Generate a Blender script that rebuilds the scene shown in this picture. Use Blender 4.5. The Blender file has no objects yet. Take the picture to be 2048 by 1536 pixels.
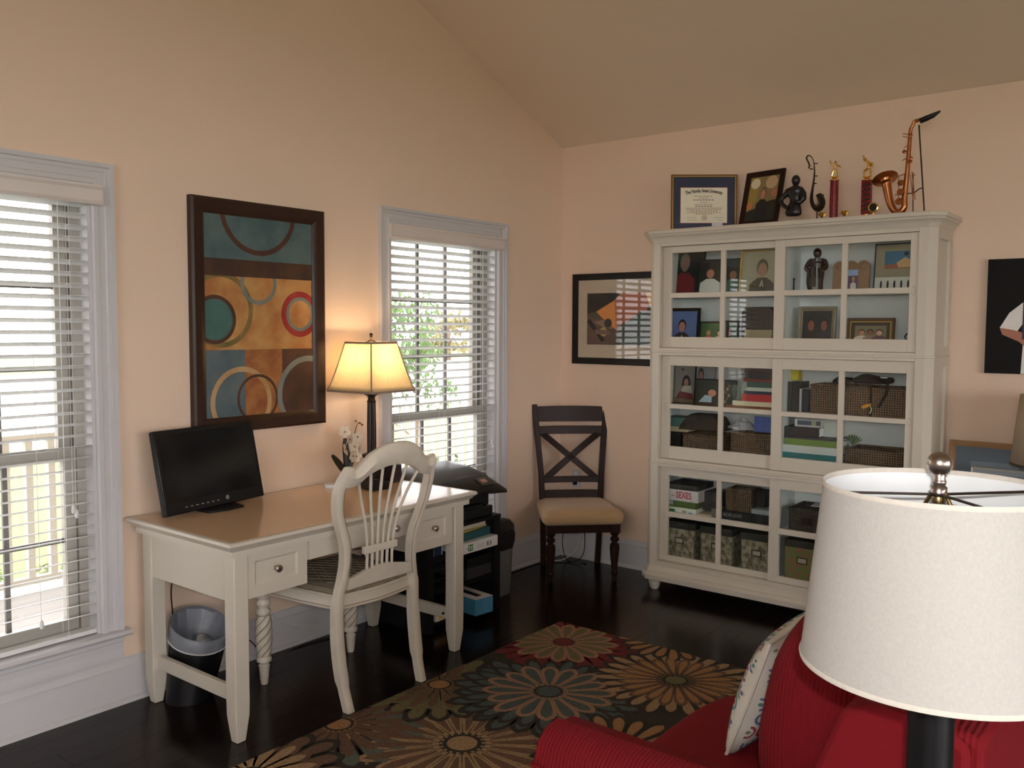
import bpy, bmesh, math, random
from mathutils import Vector, Matrix, Euler
PI = math.pi
S = bpy.context.scene
COL = S.collection

# ------------------------------------------------------------------ camera, world, light, exposure
CAM = Vector((3.4242, -4.8711, 1.5293)); YAW, PITCH, ROLL, FPX = -0.6678, -0.0636, 0.0047, 1775.3
fw = Vector((math.sin(YAW)*math.cos(PITCH), math.cos(YAW)*math.cos(PITCH), math.sin(PITCH)))
r0 = Vector((math.cos(YAW), -math.sin(YAW), 0)); u0 = r0.cross(fw)
rt = r0*math.cos(ROLL)+u0*math.sin(ROLL); up = u0*math.cos(ROLL)-r0*math.sin(ROLL)
cd = bpy.data.cameras.new('camera'); cam = bpy.data.objects.new('camera', cd); COL.objects.link(cam)
cd.sensor_width = 36; cd.lens = FPX/2048*36; cd.clip_start = .02; cd.clip_end = 500
mw = Matrix((rt, up, -fw)).transposed().to_4x4(); mw.translation = CAM
cam.matrix_world = mw; S.camera = cam

wd = bpy.data.worlds.new('sky'); S.world = wd; wd.use_nodes = True
bgn = wd.node_tree.nodes['Background']; bgn.inputs[0].default_value = (1, .97, .985, 1); bgn.inputs[1].default_value = 7.5
S.view_settings.view_transform = 'Standard'; S.view_settings.look = 'None'
S.view_settings.exposure = .27; S.view_settings.gamma = 1; S.view_settings.use_curve_mapping = False

def light(name, kind, loc, energy, color=(1, 1, 1), size=.1, target=None, sy=None):
    l = bpy.data.lights.new(name, kind); l.energy = energy; l.color = color
    if kind == 'AREA':
        l.size = size
        if sy: l.shape = 'RECTANGLE'; l.size_y = sy
    elif kind in ('POINT', 'SPOT'): l.shadow_soft_size = size
    o = bpy.data.objects.new(name, l); COL.objects.link(o); o.location = loc
    if target is not None: o.rotation_euler = (Vector(target)-Vector(loc)).to_track_quat('-Z', 'Y').to_euler()
    return o
# the photographer's own flash, just above the lens
light('camera_flash', 'SPOT', CAM+up*.065+rt*.02-fw*.03, 48, (1, .97, .93), .012, CAM+fw*3).data.spot_size = math.radians(110)
# high sun from beyond the solid back wall, so that no beam enters
sun = light('sun', 'SUN', (0, 0, 20), 2.5, (1, .97, .9)); sun.data.angle = .02
sun.rotation_euler = Vector((-.05, -.6, -.8)).to_track_quat('-Z', 'Y').to_euler()

def at(u, v, ax, val):
    d = fw+rt*((u-1024)/FPX)-up*((v-768)/FPX); i = 'xyz'.index(ax); t = (val-CAM[i])/d[i]; return CAM+d*t

# ------------------------------------------------------------------ materials
def lin(c): return c/12.92 if c <= .04045 else ((c+.055)/1.055)**2.4
def hexc(h):
    return tuple(lin(int(h[i:i+2], 16)/255) for i in (0, 2, 4))
_mc = {}; PG_ = 1.7
def mat(name, col, rough=.6, metal=0, bump=0, bscale=60, var=.06, vscale=8, spec=.5, coat=0, kind=None, col2=None, sheen=0, stretch=None):
    key = (name,)
    if key in _mc: return _mc[key]
    if isinstance(col, str): col = hexc(col)
    m = bpy.data.materials.new(name); m.use_nodes = True; nt = m.node_tree; N = nt.nodes; L = nt.links
    b = N['Principled BSDF']; b.inputs['Roughness'].default_value = rough; b.inputs['Metallic'].default_value = metal
    b.inputs['Specular IOR Level'].default_value = spec; b.inputs['Coat Weight'].default_value = coat
    b.inputs['Coat Roughness'].default_value = .12
    if sheen: b.inputs['Sheen Weight'].default_value = sheen
    tc = N.new('ShaderNodeTexCoord'); src = tc.outputs['Object']
    if stretch:
        mp = N.new('ShaderNodeMapping'); mp.inputs['Scale'].default_value = stretch; L.new(src, mp.inputs[0]); src = mp.outputs[0]
    n = N.new('ShaderNodeTexNoise'); n.inputs['Scale'].default_value = vscale; n.inputs['Detail'].default_value = 4; L.new(src, n.inputs['Vector'])
    mx = N.new('ShaderNodeMix'); mx.data_type = 'RGBA'
    c2 = hexc(col2) if isinstance(col2, str) else col2
    a = tuple(max(0, c*(1-var)) for c in col); d = c2 if c2 else tuple(min(1, c*(1+var)) for c in col)
    mx.inputs['A'].default_value = (*a, 1); mx.inputs['B'].default_value = (*d, 1)
    fac = n.outputs['Fac']
    if c2:
        rp = N.new('ShaderNodeValToRGB'); rp.color_ramp.elements[0].position = .38; rp.color_ramp.elements[1].position = .62
        L.new(fac, rp.inputs[0]); fac = rp.outputs[0]
    L.new(fac, mx.inputs['Factor']); L.new(mx.outputs['Result'], b.inputs['Base Color'])
    h = None
    if kind == 'weave':      # woven cloth / rattan
        w1 = N.new('ShaderNodeTexWave'); w1.bands_direction = 'X'; w2 = N.new('ShaderNodeTexWave'); w2.bands_direction = 'Z'
        for w in (w1, w2): w.inputs['Scale'].default_value = bscale; w.inputs['Distortion'].default_value = 1.5; L.new(tc.outputs['Object'], w.inputs['Vector'])
        mu = N.new('ShaderNodeMath'); mu.operation = 'MULTIPLY'; L.new(w1.outputs['Fac'], mu.inputs[0]); L.new(w2.outputs['Fac'], mu.inputs[1]); h = mu.outputs[0]
        if c2:
            L.new(h, rp.inputs[0]); rp.color_ramp.elements[0].position = .05; rp.color_ramp.elements[1].position = .5
    elif kind == 'cord':     # corduroy ribs
        w1 = N.new('ShaderNodeTexWave'); w1.bands_direction = 'X'; w1.inputs['Scale'].default_value = bscale; w1.inputs['Distortion'].default_value = 1.2
        w1.inputs['Detail'].default_value = 1; w1.inputs['Detail Scale'].default_value = .6
        L.new(tc.outputs['Object'], w1.inputs['Vector']); h = w1.outputs['Fac']
    elif bump:
        n2 = N.new('ShaderNodeTexNoise'); n2.inputs['Scale'].default_value = bscale; n2.inputs['Detail'].default_value = 3; L.new(src, n2.inputs['Vector']); h = n2.outputs['Fac']
    if h is not None and bump:
        bp = N.new('ShaderNodeBump'); bp.inputs['Strength'].default_value = bump; bp.inputs['Distance'].default_value = .004
        L.new(h, bp.inputs['Height']); L.new(bp.outputs[0], b.inputs['Normal'])
    _mc[key] = m; return m
def pm(h, rough=.55):        # plain painted / printed colour
    return mat('paint_'+h+('_%d' % int(rough*100)), tuple(min(.85, c*PG_) for c in hexc(h)), rough, var=.05, vscale=25)
def glass_mat(name, tint=(1, 1, 1), refl=.06, rough=0.0):
    if name in _mc: return _mc[name]
    m = bpy.data.materials.new(name); m.use_nodes = True; nt = m.node_tree; N = nt.nodes; L = nt.links; N.clear()
    o = N.new('ShaderNodeOutputMaterial'); mx = N.new('ShaderNodeMixShader'); t = N.new('ShaderNodeBsdfTransparent'); g = N.new('ShaderNodeBsdfGlossy')
    f = N.new('ShaderNodeFresnel'); f.inputs[0].default_value = 1.5; g.inputs['Roughness'].default_value = rough
    nz = N.new('ShaderNodeTexNoise'); nz.inputs['Scale'].default_value = 2; mr = N.new('ShaderNodeMapRange')
    mr.inputs['To Min'].default_value = .98; mr.inputs['To Max'].default_value = 1.0; L.new(nz.outputs['Fac'], mr.inputs[0])
    vm = N.new('ShaderNodeVectorMath'); vm.operation = 'SCALE'; vm.inputs[0].default_value = tint; L.new(mr.outputs[0], vm.inputs['Scale']); L.new(vm.outputs[0], t.inputs[0])
    ad = N.new('ShaderNodeMath'); ad.operation = 'MULTIPLY'; ad.inputs[1].default_value = refl/.04; L.new(f.outputs[0], ad.inputs[0]); ad.use_clamp = True
    ge = N.new('ShaderNodeNewGeometry'); iv = N.new('ShaderNodeMath'); iv.operation = 'SUBTRACT'; iv.inputs[0].default_value = 1; L.new(ge.outputs['Backfacing'], iv.inputs[1])
    a2 = N.new('ShaderNodeMath'); a2.operation = 'MULTIPLY'; L.new(ad.outputs[0], a2.inputs[0]); L.new(iv.outputs[0], a2.inputs[1]); ad = a2
    L.new(ad.outputs[0], mx.inputs[0]); L.new(t.outputs[0], mx.inputs[1]); L.new(g.outputs[0], mx.inputs[2]); L.new(mx.outputs[0], o.inputs[0])
    _mc[name] = m; return m
def shade_mat(name, col, trans=.5, weave=220):
    m = bpy.data.materials.new(name); m.use_nodes = True; nt = m.node_tree; N = nt.nodes; L = nt.links; N.clear()
    o = N.new('ShaderNodeOutputMaterial'); mx = N.new('ShaderNodeMixShader'); a = N.new('ShaderNodeBsdfDiffuse'); b = N.new('ShaderNodeBsdfTranslucent')
    tc = N.new('ShaderNodeTexCoord'); mp = N.new('ShaderNodeMapping'); mp.inputs['Scale'].default_value = (1, 1, .8); L.new(tc.outputs['Object'], mp.inputs[0])
    n = N.new('ShaderNodeTexNoise'); n.inputs['Scale'].default_value = weave; n.inputs['Detail'].default_value = 5; L.new(mp.outputs[0], n.inputs['Vector'])
    mc = N.new('ShaderNodeMix'); mc.data_type = 'RGBA'; mc.inputs['A'].default_value = (*[c*.86 for c in col], 1); mc.inputs['B'].default_value = (*[min(1, c*1.08) for c in col], 1)
    L.new(n.outputs['Fac'], mc.inputs['Factor'])
    for s in (a, b): L.new(mc.outputs['Result'], s.inputs[0])
    mx.inputs[0].default_value = trans; L.new(a.outputs[0], mx.inputs[1]); L.new(b.outputs[0], mx.inputs[2]); L.new(mx.outputs[0], o.inputs[0])
    return m

WALL = mat('peach_wall_paint', (.84, .65, .505), .85, bump=.08, bscale=220, var=.02, vscale=1.5)
CEIL = mat('tan_ceiling_paint', (.84, .69, .55), .9, bump=.1, bscale=160, var=.02, vscale=1.5)
TRIM = mat('white_trim_paint', (.61, .60, .615), .35, var=.02)
CREAM = mat('cream_furniture_paint', (.64, .59, .50), .4, var=.03, vscale=5)
GLAZE = mat('antique_cream_paint', (.68, .62, .52), .35, var=.1, vscale=14)
GLAZED = mat('brown_glaze_line', (.22, .14, .08), .5)
BLACKP = mat('black_plastic', (.007, .007, .008), .38, var=.2, spec=.35)
BLACKM = mat('matte_black', (.007, .0065, .0065), .7, var=.2, spec=.25)
DARKW = mat('espresso_wood', (.026, .012, .008), .36, var=.35, vscale=6, stretch=(1, 1, 8), spec=.14)
CHROME = mat('brushed_nickel', (.45, .39, .36), .28, 1)
GOLD = mat('gold_plastic', (.85, .58, .18), .18, 1)
BRONZE = mat('dark_bronze', (.04, .026, .018), .38, .5)
COPPER = mat('copper_brass', (.5, .2, .08), .28, 1, var=.25)
WHITEP = mat('white_paper', (.75, .76, .78), .7)
BLIND = mat('white_faux_wood', (.78, .79, .78), .45)
SASH = mat('tan_window_vinyl', (.36, .34, .30), .5)
SASHD = mat('dark_sash_seal', (.12, .11, .10), .5)
GLASS = glass_mat('window_glass'); PGLASS = glass_mat('picture_glass', refl=.032)

# ------------------------------------------------------------------ mesh helpers
class MB:
    def __init__(s): s.v = []; s.f = []; s.mi = []; s.mats = []
    def _m(s, m):
        if m not in s.mats: s.mats.append(m)
        return s.mats.index(m)
    def add(s, vs, fs, m, M=None):
        o = len(s.v); k = s._m(m)
        s.v += [tuple(M@Vector(v)) if M is not None else tuple(v) for v in vs]
        for f in fs: s.f.append([i+o for i in f]); s.mi.append(k)
        return s
    def box(s, x0, y0, z0, x1, y1, z1, m, M=None):
        if x0 > x1: x0, x1 = x1, x0
        if y0 > y1: y0, y1 = y1, y0
        if z0 > z1: z0, z1 = z1, z0
        v = [(x0, y0, z0), (x1, y0, z0), (x1, y1, z0), (x0, y1, z0), (x0, y0, z1), (x1, y0, z1), (x1, y1, z1), (x0, y1, z1)]
        return s.add(v, [(0, 3, 2, 1), (4, 5, 6, 7), (0, 1, 5, 4), (1, 2, 6, 5), (2, 3, 7, 6), (3, 0, 4, 7)], m, M)
    def bar(s, a, b, w, h, m, upv=(0, 0, 1)):   # rectangular bar from a to b
        a = Vector(a); b = Vector(b); d = (b-a).normalized(); x = Vector(upv).cross(d)
        if x.length < 1e-4: x = Vector((1, 0, 0)).cross(d)
        x.normalize(); z = d.cross(x)
        v = [p+x*(i*w/2)+z*(j*h/2) for p in (a, b) for i, j in ((-1, -1), (1, -1), (1, 1), (-1, 1))]
        return s.add(v, [(3, 2, 1, 0), (4, 5, 6, 7), (0, 1, 5, 4), (1, 2, 6, 5), (2, 3, 7, 6), (3, 0, 4, 7)], m)
    def loft(s, rings, m, cap=True, closed=False):
        n = len(rings[0]); v = [p for r in rings for p in r]; f = []
        k = len(rings)
        for i in range(k if closed else k-1):
            a, b = i*n, ((i+1) % k)*n
            for j in range(n): f.append((a+j, a+(j+1) % n, b+(j+1) % n, b+j))
        if cap and not closed: f.append(tuple(range(n))[::-1]); f.append(tuple((k-1)*n+j for j in range(n)))
        return s.add(v, f, m)
    def tube(s, pts, r, m, seg=8, cap=True, flat=1.0):
        P = [Vector(p) for p in pts]; n = len(P); rr = r if isinstance(r, (list, tuple)) else [r]*n; rings = []; ref = None
        for i in range(n):
            t = (P[min(i+1, n-1)]-P[max(i-1, 0)]).normalized()
            if ref is None: ref = t.orthogonal().normalized()
            ref = (ref-t*ref.dot(t)); ref = ref.normalized() if ref.length > 1e-5 else t.orthogonal().normalized()
            b = t.cross(ref)
            rings.append([P[i]+ref*(rr[i]*math.cos(2*PI*j/seg))+b*(rr[i]*flat*math.sin(2*PI*j/seg)) for j in range(seg)])
        return s.loft(rings, m, cap)
    def lathe(s, prof, m, c=(0, 0, 0), seg=24, M=None, sq=None):
        rings = []
        for r, z in prof:
            rings.append([Vector((c[0]+r*math.cos(2*PI*j/seg), c[1]+r*math.sin(2*PI*j/seg), c[2]+z)) for j in range(seg)])
        if M is not None: rings = [[M@p for p in r] for r in rings]
        return s.loft(rings, m)
    def ball(s, c, r, m, seg=12, sc=(1, 1, 1)):
        rings = []
        for i in range(seg//2+1):
            a = -PI/2+PI*i/(seg//2); rad = max(math.cos(a), .02)*r
            rings.append([Vector((c[0]+rad*math.cos(2*PI*j/seg)*sc[0], c[1]+rad*math.sin(2*PI*j/seg)*sc[1], c[2]+r*math.sin(a)*sc[2])) for j in range(seg)])
        return s.loft(rings, m)
    def prism(s, poly, h0, h1, m, ax='z', M=None):
        def P(p, h): return {'z': (p[0], p[1], h), 'y': (p[0], h, p[1]), 'x': (h, p[0], p[1])}[ax]
        n = len(poly); v = [P(p, h0) for p in poly]+[P(p, h1) for p in poly]
        f = [tuple(range(n))[::-1], tuple(range(n, 2*n))]+[(i, (i+1) % n, n+(i+1) % n, n+i) for i in range(n)]
        return s.add(v, f, m, M)
    def build(s, name, parent=None, bevel=0, seg=2, sub=0, loc=None, ang=32, kind=None):
        me = bpy.data.meshes.new(name); me.from_pydata(s.v, [], s.f)
        for m in s.mats: me.materials.append(m)
        me.polygons.foreach_set('material_index', s.mi); me.polygons.foreach_set('use_smooth', [True]*len(s.f))
        bm = bmesh.new(); bm.from_mesh(me); bmesh.ops.recalc_face_normals(bm, faces=bm.faces); bm.to_mesh(me); bm.free()
        if not sub: me.set_sharp_from_angle(angle=math.radians(ang))
        o = bpy.data.objects.new(name, me); COL.objects.link(o)
        if parent is not None: o.parent = parent
        if loc is not None: o.location = loc
        if bevel:
            b = o.modifiers.new('bevel', 'BEVEL'); b.width = bevel; b.segments = seg; b.limit_method = 'ANGLE'; b.angle_limit = math.radians(40); b.harden_normals = False
        if sub:
            q = o.modifiers.new('sub', 'SUBSURF'); q.levels = sub; q.render_levels = sub
        if kind: o['kind'] = kind
        return o
def thing(name, label, cat, loc=(0, 0, 0), rz=0, group=None, rot=None):
    o = bpy.data.objects.new(name, None); COL.objects.link(o); o.empty_display_size = .05
    o.location = loc; o.rotation_euler = rot if rot else (0, 0, rz); o['label'] = label; o['category'] = cat
    if group: o['group'] = group
    return o
def tag(o, label, cat, group=None, kind=None):
    o['label'] = label; o['category'] = cat
    if group: o['group'] = group
    if kind: o['kind'] = kind
    return o
def structure(o): o['kind'] = 'structure'; return o

def clip(poly, x0, y0, x1, y1):
    def cl(P, ins, inter):
        out = []
        for i in range(len(P)):
            a, b = P[i-1], P[i]
            if ins(b):
                if not ins(a): out.append(inter(a, b))
                out.append(b)
            elif ins(a): out.append(inter(a, b))
        return out
    def X(v): return lambda a, b: (v, a[1]+(b[1]-a[1])*(v-a[0])/(b[0]-a[0]))
    def Y(v): return lambda a, b: (a[0]+(b[0]-a[0])*(v-a[1])/(b[1]-a[1]), v)
    for ins, it in ((lambda p: p[0] >= x0, X(x0)), (lambda p: p[0] <= x1, X(x1)), (lambda p: p[1] >= y0, Y(y0)), (lambda p: p[1] <= y1, Y(y1))):
        if poly: poly = cl(poly, ins, it)
    return poly
class Pic:       # flat layered drawing in the local x-z plane, facing -y; coordinates are fractions of w, h
    def __init__(s, w, h, base, x=0, z=0, y=0):
        s.w, s.h, s.x, s.z, s.y = w, h, x, z, y; s.mb = MB(); s.k = 0
        s._put([(0, 0), (1, 0), (1, 1), (0, 1)], base)
    def _put(s, p, m):
        if isinstance(m, str): m = pm(m)
        p = clip(p, 0, 0, 1, 1)
        if len(p) >= 3:
            s.mb.add([(s.x+a*s.w, s.y-s.k*.00025, s.z+b*s.h) for a, b in p], [tuple(range(len(p)))], m)
    def poly(s, p, m): s.k += 1; s._put(p, m); return s
    def rect(s, a, b, c, d, m): return s.poly([(a, b), (c, b), (c, d), (a, d)], m)
    def ell(s, cx, cy, rx, m, ry=None):
        ry = ry if ry else rx*s.w/s.h; return s.poly([(cx+rx*math.cos(t*PI/14), cy+ry*math.sin(t*PI/14)) for t in range(28)], m)
    def ring(s, cx, cy, r0, r1, m, st=1.0):
        s.k += 1; n = 48; q = s.w/s.h*st
        for i in range(n):
            a, b = 2*PI*i/n, 2*PI*(i+1)/n
            s._put([(cx+r*math.cos(t), cy+r*q*math.sin(t)) for r, t in ((r0, a), (r1, a), (r1, b), (r0, b))], m)
        return s
    def person(s, cx, cy, k, skin, hair, top, low=None):   # bust: shoulders, neck, head, hair
        s.poly([(cx-.34*k, cy-.9*k), (cx-.32*k, cy-.28*k), (cx-.12*k, cy-.12*k), (cx+.12*k, cy-.12*k), (cx+.32*k, cy-.28*k), (cx+.34*k, cy-.9*k)], top)
        s.ell(cx, cy+.12*k, .15*k, hair, .21*k); s.ell(cx, cy+.07*k, .12*k, skin, .17*k); return s
    def build(s, parent, name='picture'): return s.mb.build(name, parent)
def bev_frame(w, h, fw_, d, m, m2=None, inner=0.006):
    mb = MB(); # mitred moulding; back at y=0, front at y=-d, centred x, from z=0
    prof = [(0, 0), (0, -d*.8), (fw_*.15, -d), (fw_*.55, -d*.85), (fw_-inner, -d*.55), (fw_, -d*.45), (fw_, 0)]
    rings = []
    for cx, cz, sx, sz in ((-w/2, 0, 1, 1), (w/2, 0, -1, 1), (w/2, h, -1, -1), (-w/2, h, 1, -1)):
        rings.append([Vector((cx+sx*a, b, cz+sz*a)) for a, b in prof])
    mb.loft(rings, m, closed=True)
    if m2:   # lip
        a = fw_-inner
        for i in (0, 1): mb.box(-w/2+a, -d*.6, (a, h-a-inner)[i], w/2-a, -d*.45, (a+inner, h-a)[i], m2)
        for i in (0, 1): mb.box((-w/2+a, w/2-a-inner)[i], -d*.6, a, (-w/2+a+inner, w/2-a)[i], -d*.45, h-a, m2)
    return mb
def photo_frame(label, cat, loc, rz, w, h, fw_, fm, drawfn, lean=0, d=.018, group=None, lip=None, easel=False, gl=False, name='photo_frame', mat_board=None):
    t = thing(name, label, cat, loc, group=group, rot=(-math.radians(lean), 0, rz))
    bev_frame(w, h, fw_, d, fm, lip).build('frame', t)
    iw, ih = w-2*fw_, h-2*fw_
    if mat_board:
        mm, mw_, mh_ = mat_board
        MB().box(-iw/2, -d*.32, fw_, iw/2, -d*.2, h-fw_, mm).build('mat_board', t)
        p = Pic(iw-2*mw_, ih-2*mh_, BLACKM, -(iw-2*mw_)/2, fw_+mh_, -d*.34)
    else: p = Pic(iw+.002, ih+.002, BLACKM, -iw/2-.001, fw_-.001, -d*.3)
    drawfn(p); p.build(t)
    MB().box(-w/2+.004, -d*.18, .004, w/2-.004, -.0005, h-.004, BLACKM).build('backing', t)
    if gl: MB().box(-iw/2, -d*.42, fw_, iw/2, -d*.4, h-fw_, PGLASS).build('glass', t)
    if easel:
        MB().prism([(.0, h*.75), (0, h*.7), (h*.26, -math.tan(math.radians(lean))*h*.26+.0), (h*.27, .01)], -.015, .015, BLACKM, 'x').build('easel_back', t)
    return t
def text_mesh(txt, size, m, name='lettering', depth=.0004, bold=True):
    c = bpy.data.curves.new(name, 'FONT'); c.body = txt; c.size = size; c.align_x = 'CENTER'; c.align_y = 'CENTER'; c.extrude = depth/2
    if bold: c.offset = size*.018
    o = bpy.data.objects.new(name, c); COL.objects.link(o)
    dg = bpy.context.evaluated_depsgraph_get(); me = bpy.data.meshes.new_from_object(o.evaluated_get(dg)); COL.objects.unlink(o); bpy.data.objects.remove(o)
    v = [tuple(p.co) for p in me.vertices]; f = [tuple(p.vertices) for p in me.polygons]; return v, f
def put_text(mb, txt, size, m, M, sx=1, bold=True):     # text upright in x-z plane facing -y, then M
    v, f = text_mesh(txt, size, m, bold=bold)
    mb.add([(a*sx, -c, b) for a, b, c in v], f, m, M)
def sm(pts, n=6, closed=False):    # Catmull-Rom
    P = [Vector(p) for p in pts]; out = []
    if len(P) < 3: return P
    for i in range(len(P)-1):
        a, b, c, d = P[max(i-1, 0)], P[i], P[i+1], P[min(i+2, len(P)-1)]
        for k in range(n):
            t = k/n; out.append(.5*((2*b)+(-a+c)*t+(2*a-5*b+4*c-d)*t*t+(-a+3*b-3*c+d)*t**3))
    out.append(P[-1]); return out
# ------------------------------------------------------------------ room shell
RX, RY = 7.4, -8.4; WH = 2.71; SL = .41; RIDGE = -4.2
def wallA_poly(y0, y1):  # ceiling height along wall A
    return [(y0, WH-SL*y0) if y0 > RIDGE else (y0, WH-SL*RIDGE*2+SL*y0)]
def ch(y): return WH-SL*y if y > RIDGE else WH-SL*(2*RIDGE-y)
WIN = [(-3.99, -3.165), (-1.575, -.69)]     # window openings along wall A
WZ0, WZ1 = .30, 2.07; TK = .14
mb = MB()
ys = [RY, WIN[0][0], WIN[0][1], WIN[1][0], WIN[1][1], 0]
for i in range(5):
    a, b = ys[i], ys[i+1]
    def col(z0, z1, a=a, b=b):   # slab from z0 to z1 (z1 None = up to the rake)
        cuts = sorted({a, b, *([RIDGE] if a < RIDGE < b else [])})
        for p, q in zip(cuts[:-1], cuts[1:]):
            mb.prism([(p, z0), (q, z0), (q, z1 if z1 is not None else ch(q)+.02), (p, z1 if z1 is not None else ch(p)+.02)], -TK, 0, WALL, 'x')
    if i in (1, 3): col(0, WZ0); col(WZ1, None)
    else: col(0, None)
structure(mb.build('wall_left'))
mb = MB(); mb.box(-TK, 0, 0, RX+TK, TK, WH+.02, WALL); structure(mb.build('wall_back'))
# walls behind the camera, with invented openings, added and sized to brighten the room
mb = MB()
for a, b in ((RY, -7.6), (-6.4, -5.6), (-2.6, 0)):
    cuts = sorted({a, b, *([RIDGE] if a < RIDGE < b else [])})
    for p, q in zip(cuts[:-1], cuts[1:]): mb.prism([(p, 0), (q, 0), (q, ch(q)+.02), (p, ch(p)+.02)], RX, RX+TK, WALL, 'x')
for a, b in ((-7.6, -6.4), (-5.6, -2.6)):
    mb.prism([(a, 0), (b, 0), (b, .3), (a, .3)], RX, RX+TK, WALL, 'x'); cuts = sorted({a, b, *([RIDGE] if a < RIDGE < b else [])})
    for a, b in zip(cuts[:-1], cuts[1:]): mb.prism([(a, 2.3), (b, 2.3), (b, ch(b)+.02), (a, ch(a)+.02)], RX, RX+TK, WALL, 'x')
structure(mb.build('wall_right'))
mb = MB()
for a, b in ((0, 2.4), (5.4, RX)): mb.box(a, RY-TK, 0, b, RY, WH+.02, WALL)
mb.box(2.4, RY-TK, 0, 5.4, RY, 1.75, WALL); mb.box(2.4, RY-TK, 2.65, 5.4, RY, WH+.02, WALL)
structure(mb.build('wall_front'))
mb = MB()
mb.prism([(0, WH), (RIDGE, ch(RIDGE)), (RY, WH), (RY, WH+.12), (RIDGE, ch(RIDGE)+.12), (0, WH+.12)], -TK, RX+TK, CEIL, 'x')
structure(mb.build('ceiling'))
FLOOR = mat('dark_espresso_floorboards', (.010, .0055, .004), .2, var=.45, vscale=3, stretch=(7, 1, 1), bump=.05, bscale=6, spec=.2)
mb = MB(); w = .125; x = 0; k = 0
random.seed(3)
while x < RX:
    y = RY-random.random()*1.2
    while y < 0:
        y2 = y+1.1+random.random()*.9
        mb.box(x+.0006, max(y, RY)+.0006, -.05, min(x+w, RX)-.0006, min(y2, 0)-.0006, 0, FLOOR); y = y2
    x += w
mb.box(0, RY, -.08, RX, 0, -.003, FLOOR)
structure(mb.build('floor'))
def baseboard(name, p, ln, rz):      # runs along local x from 0 to ln, face towards -y
    mb = MB(); prof = [(0, 0), (-.016, 0), (-.016, .125), (-.012, .14), (-.014, .150), (-.006, .168), (-.004, .178), (0, .182)]
    mb.prism(prof, 0, ln, TRIM, 'x'); mb.prism([(-.016, 0), (-.030, 0), (-.028, .012), (-.016, .02)], 0, ln, TRIM, 'x')
    o = mb.build(name); o.location = p; o.rotation_euler = (0, 0, rz); return structure(o)
baseboard('baseboard_left', (0, RY, 0), -RY, PI/2)
baseboard('baseboard_back', (0, 0, 0), RX, 0)

def window(n, y0, y1):
    # local frame: x along wall (world +y), -y into the room, origin at wall face below opening
    t = bpy.data.objects.new('window_%d' % n, None); COL.objects.link(t); t.location = (0, y0, 0); t.rotation_euler = (0, 0, PI/2); structure(t)
    W = y1-y0; mb = MB(); c = .085
    prof = [(0, 0), (0, -.012), (.006, -.02), (.022, -.021), (.026, -.014), (.05, -.014), (.054, -.018), (.066, -.018), (.070, -.026), (c, -.028), (c, 0)]
    # fluted casing on two sides and top
    rings = []
    for (px, pz, sx, sz) in ((0, WZ0-.02, -1, 0), (0, WZ1, -1, 1), (W, WZ1, 1, 1), (W, WZ0-.02, 1, 0)):
        rings.append([Vector((px+sx*a, b, pz+sz*a)) for a, b in prof])
    mb.loft(rings, TRIM); mb.build('casing', t)
    mb = MB(); mb.prism([(.10, WZ0-.012), (-.052, WZ0-.012), (-.058, WZ0-.004), (-.052, WZ0+.008), (.10, WZ0+.008)], -c-.02, W+c+.02, TRIM, 'x'); mb.build('stool', t)
    mb = MB(); mb.prism([(0, .1825), (-.016, .1825), (-.020, .205), (-.014, .222), (-.014, .235), (-.014, .255), (-.022, .26), (-.022, .275), (-.034, .288), (0, .288)], -c, W+c, TRIM, 'x'); mb.build('apron', t)
    mb = MB()   # jamb lining
    mb.box(-.004, 0, WZ0, .012, .07, WZ1, TRIM); mb.box(W-.012, 0, WZ0, W+.004, .07, WZ1, TRIM); mb.box(0, 0, WZ1-.012, W, .07, WZ1+.002, TRIM); mb.build('jamb', t)
    mb = MB()   # outer vinyl frame
    for a in (.0, W-.045): mb.box(a, .062, WZ0, a+.045, .14, WZ1, SASH)
    mb.box(.045, .062, WZ0, W-.045, .14, WZ0+.03, SASH); mb.box(.045, .062, WZ1-.03, W-.045, .14, WZ1, SASH)
    for a in (.045, W-.05): mb.box(a, .075, WZ0+.03, a+.005, .13, WZ1-.03, SASHD)
    mb.build('window_frame', t)
    def sash(nm, z0, z1, ya, bars, ml):
        mb = MB(); s = .045; x0, x1 = .05, W-.05
        mb.box(x0, ya, z0, x0+s, ya+.03, z1, SASH); mb.box(x1-s, ya, z0, x1, ya+.03, z1, SASH)
        mb.box(x0+s, ya, z0, x1-s, ya+.03, z0+s, SASH); mb.box(x0+s, ya, z1-s, x1-s, ya+.03, z1, SASH)
        iw = (x1-x0-2*s)/3
        for k in (1, 2): mb.box(x0+s+iw*k-.009, ya+.008, z0+s, x0+s+iw*k+.009, ya+.022, z1-s, SASHD if ml else SASH)
        for b in bars: mb.box(x0+s, ya+.009, z0+s+(z1-z0-2*s)*b-.009, x1-s, ya+.021, z0+s+(z1-z0-2*s)*b+.009, SASHD if ml else SASH)
        o = mb.build(nm, t)
        MB().box(x0+s, ya+.013, z0+s, x1-s, ya+.017, z1-s, GLASS).build('glass', o)
    sash('upper_sash', 1.0, WZ1-.03, .105, (1/3, 2/3), True)
    sash('lower_sash', WZ0+.03, 1.045, .07, (.5,), True)
    return t
window(1, *WIN[0]); window(2, *WIN[1])

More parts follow.
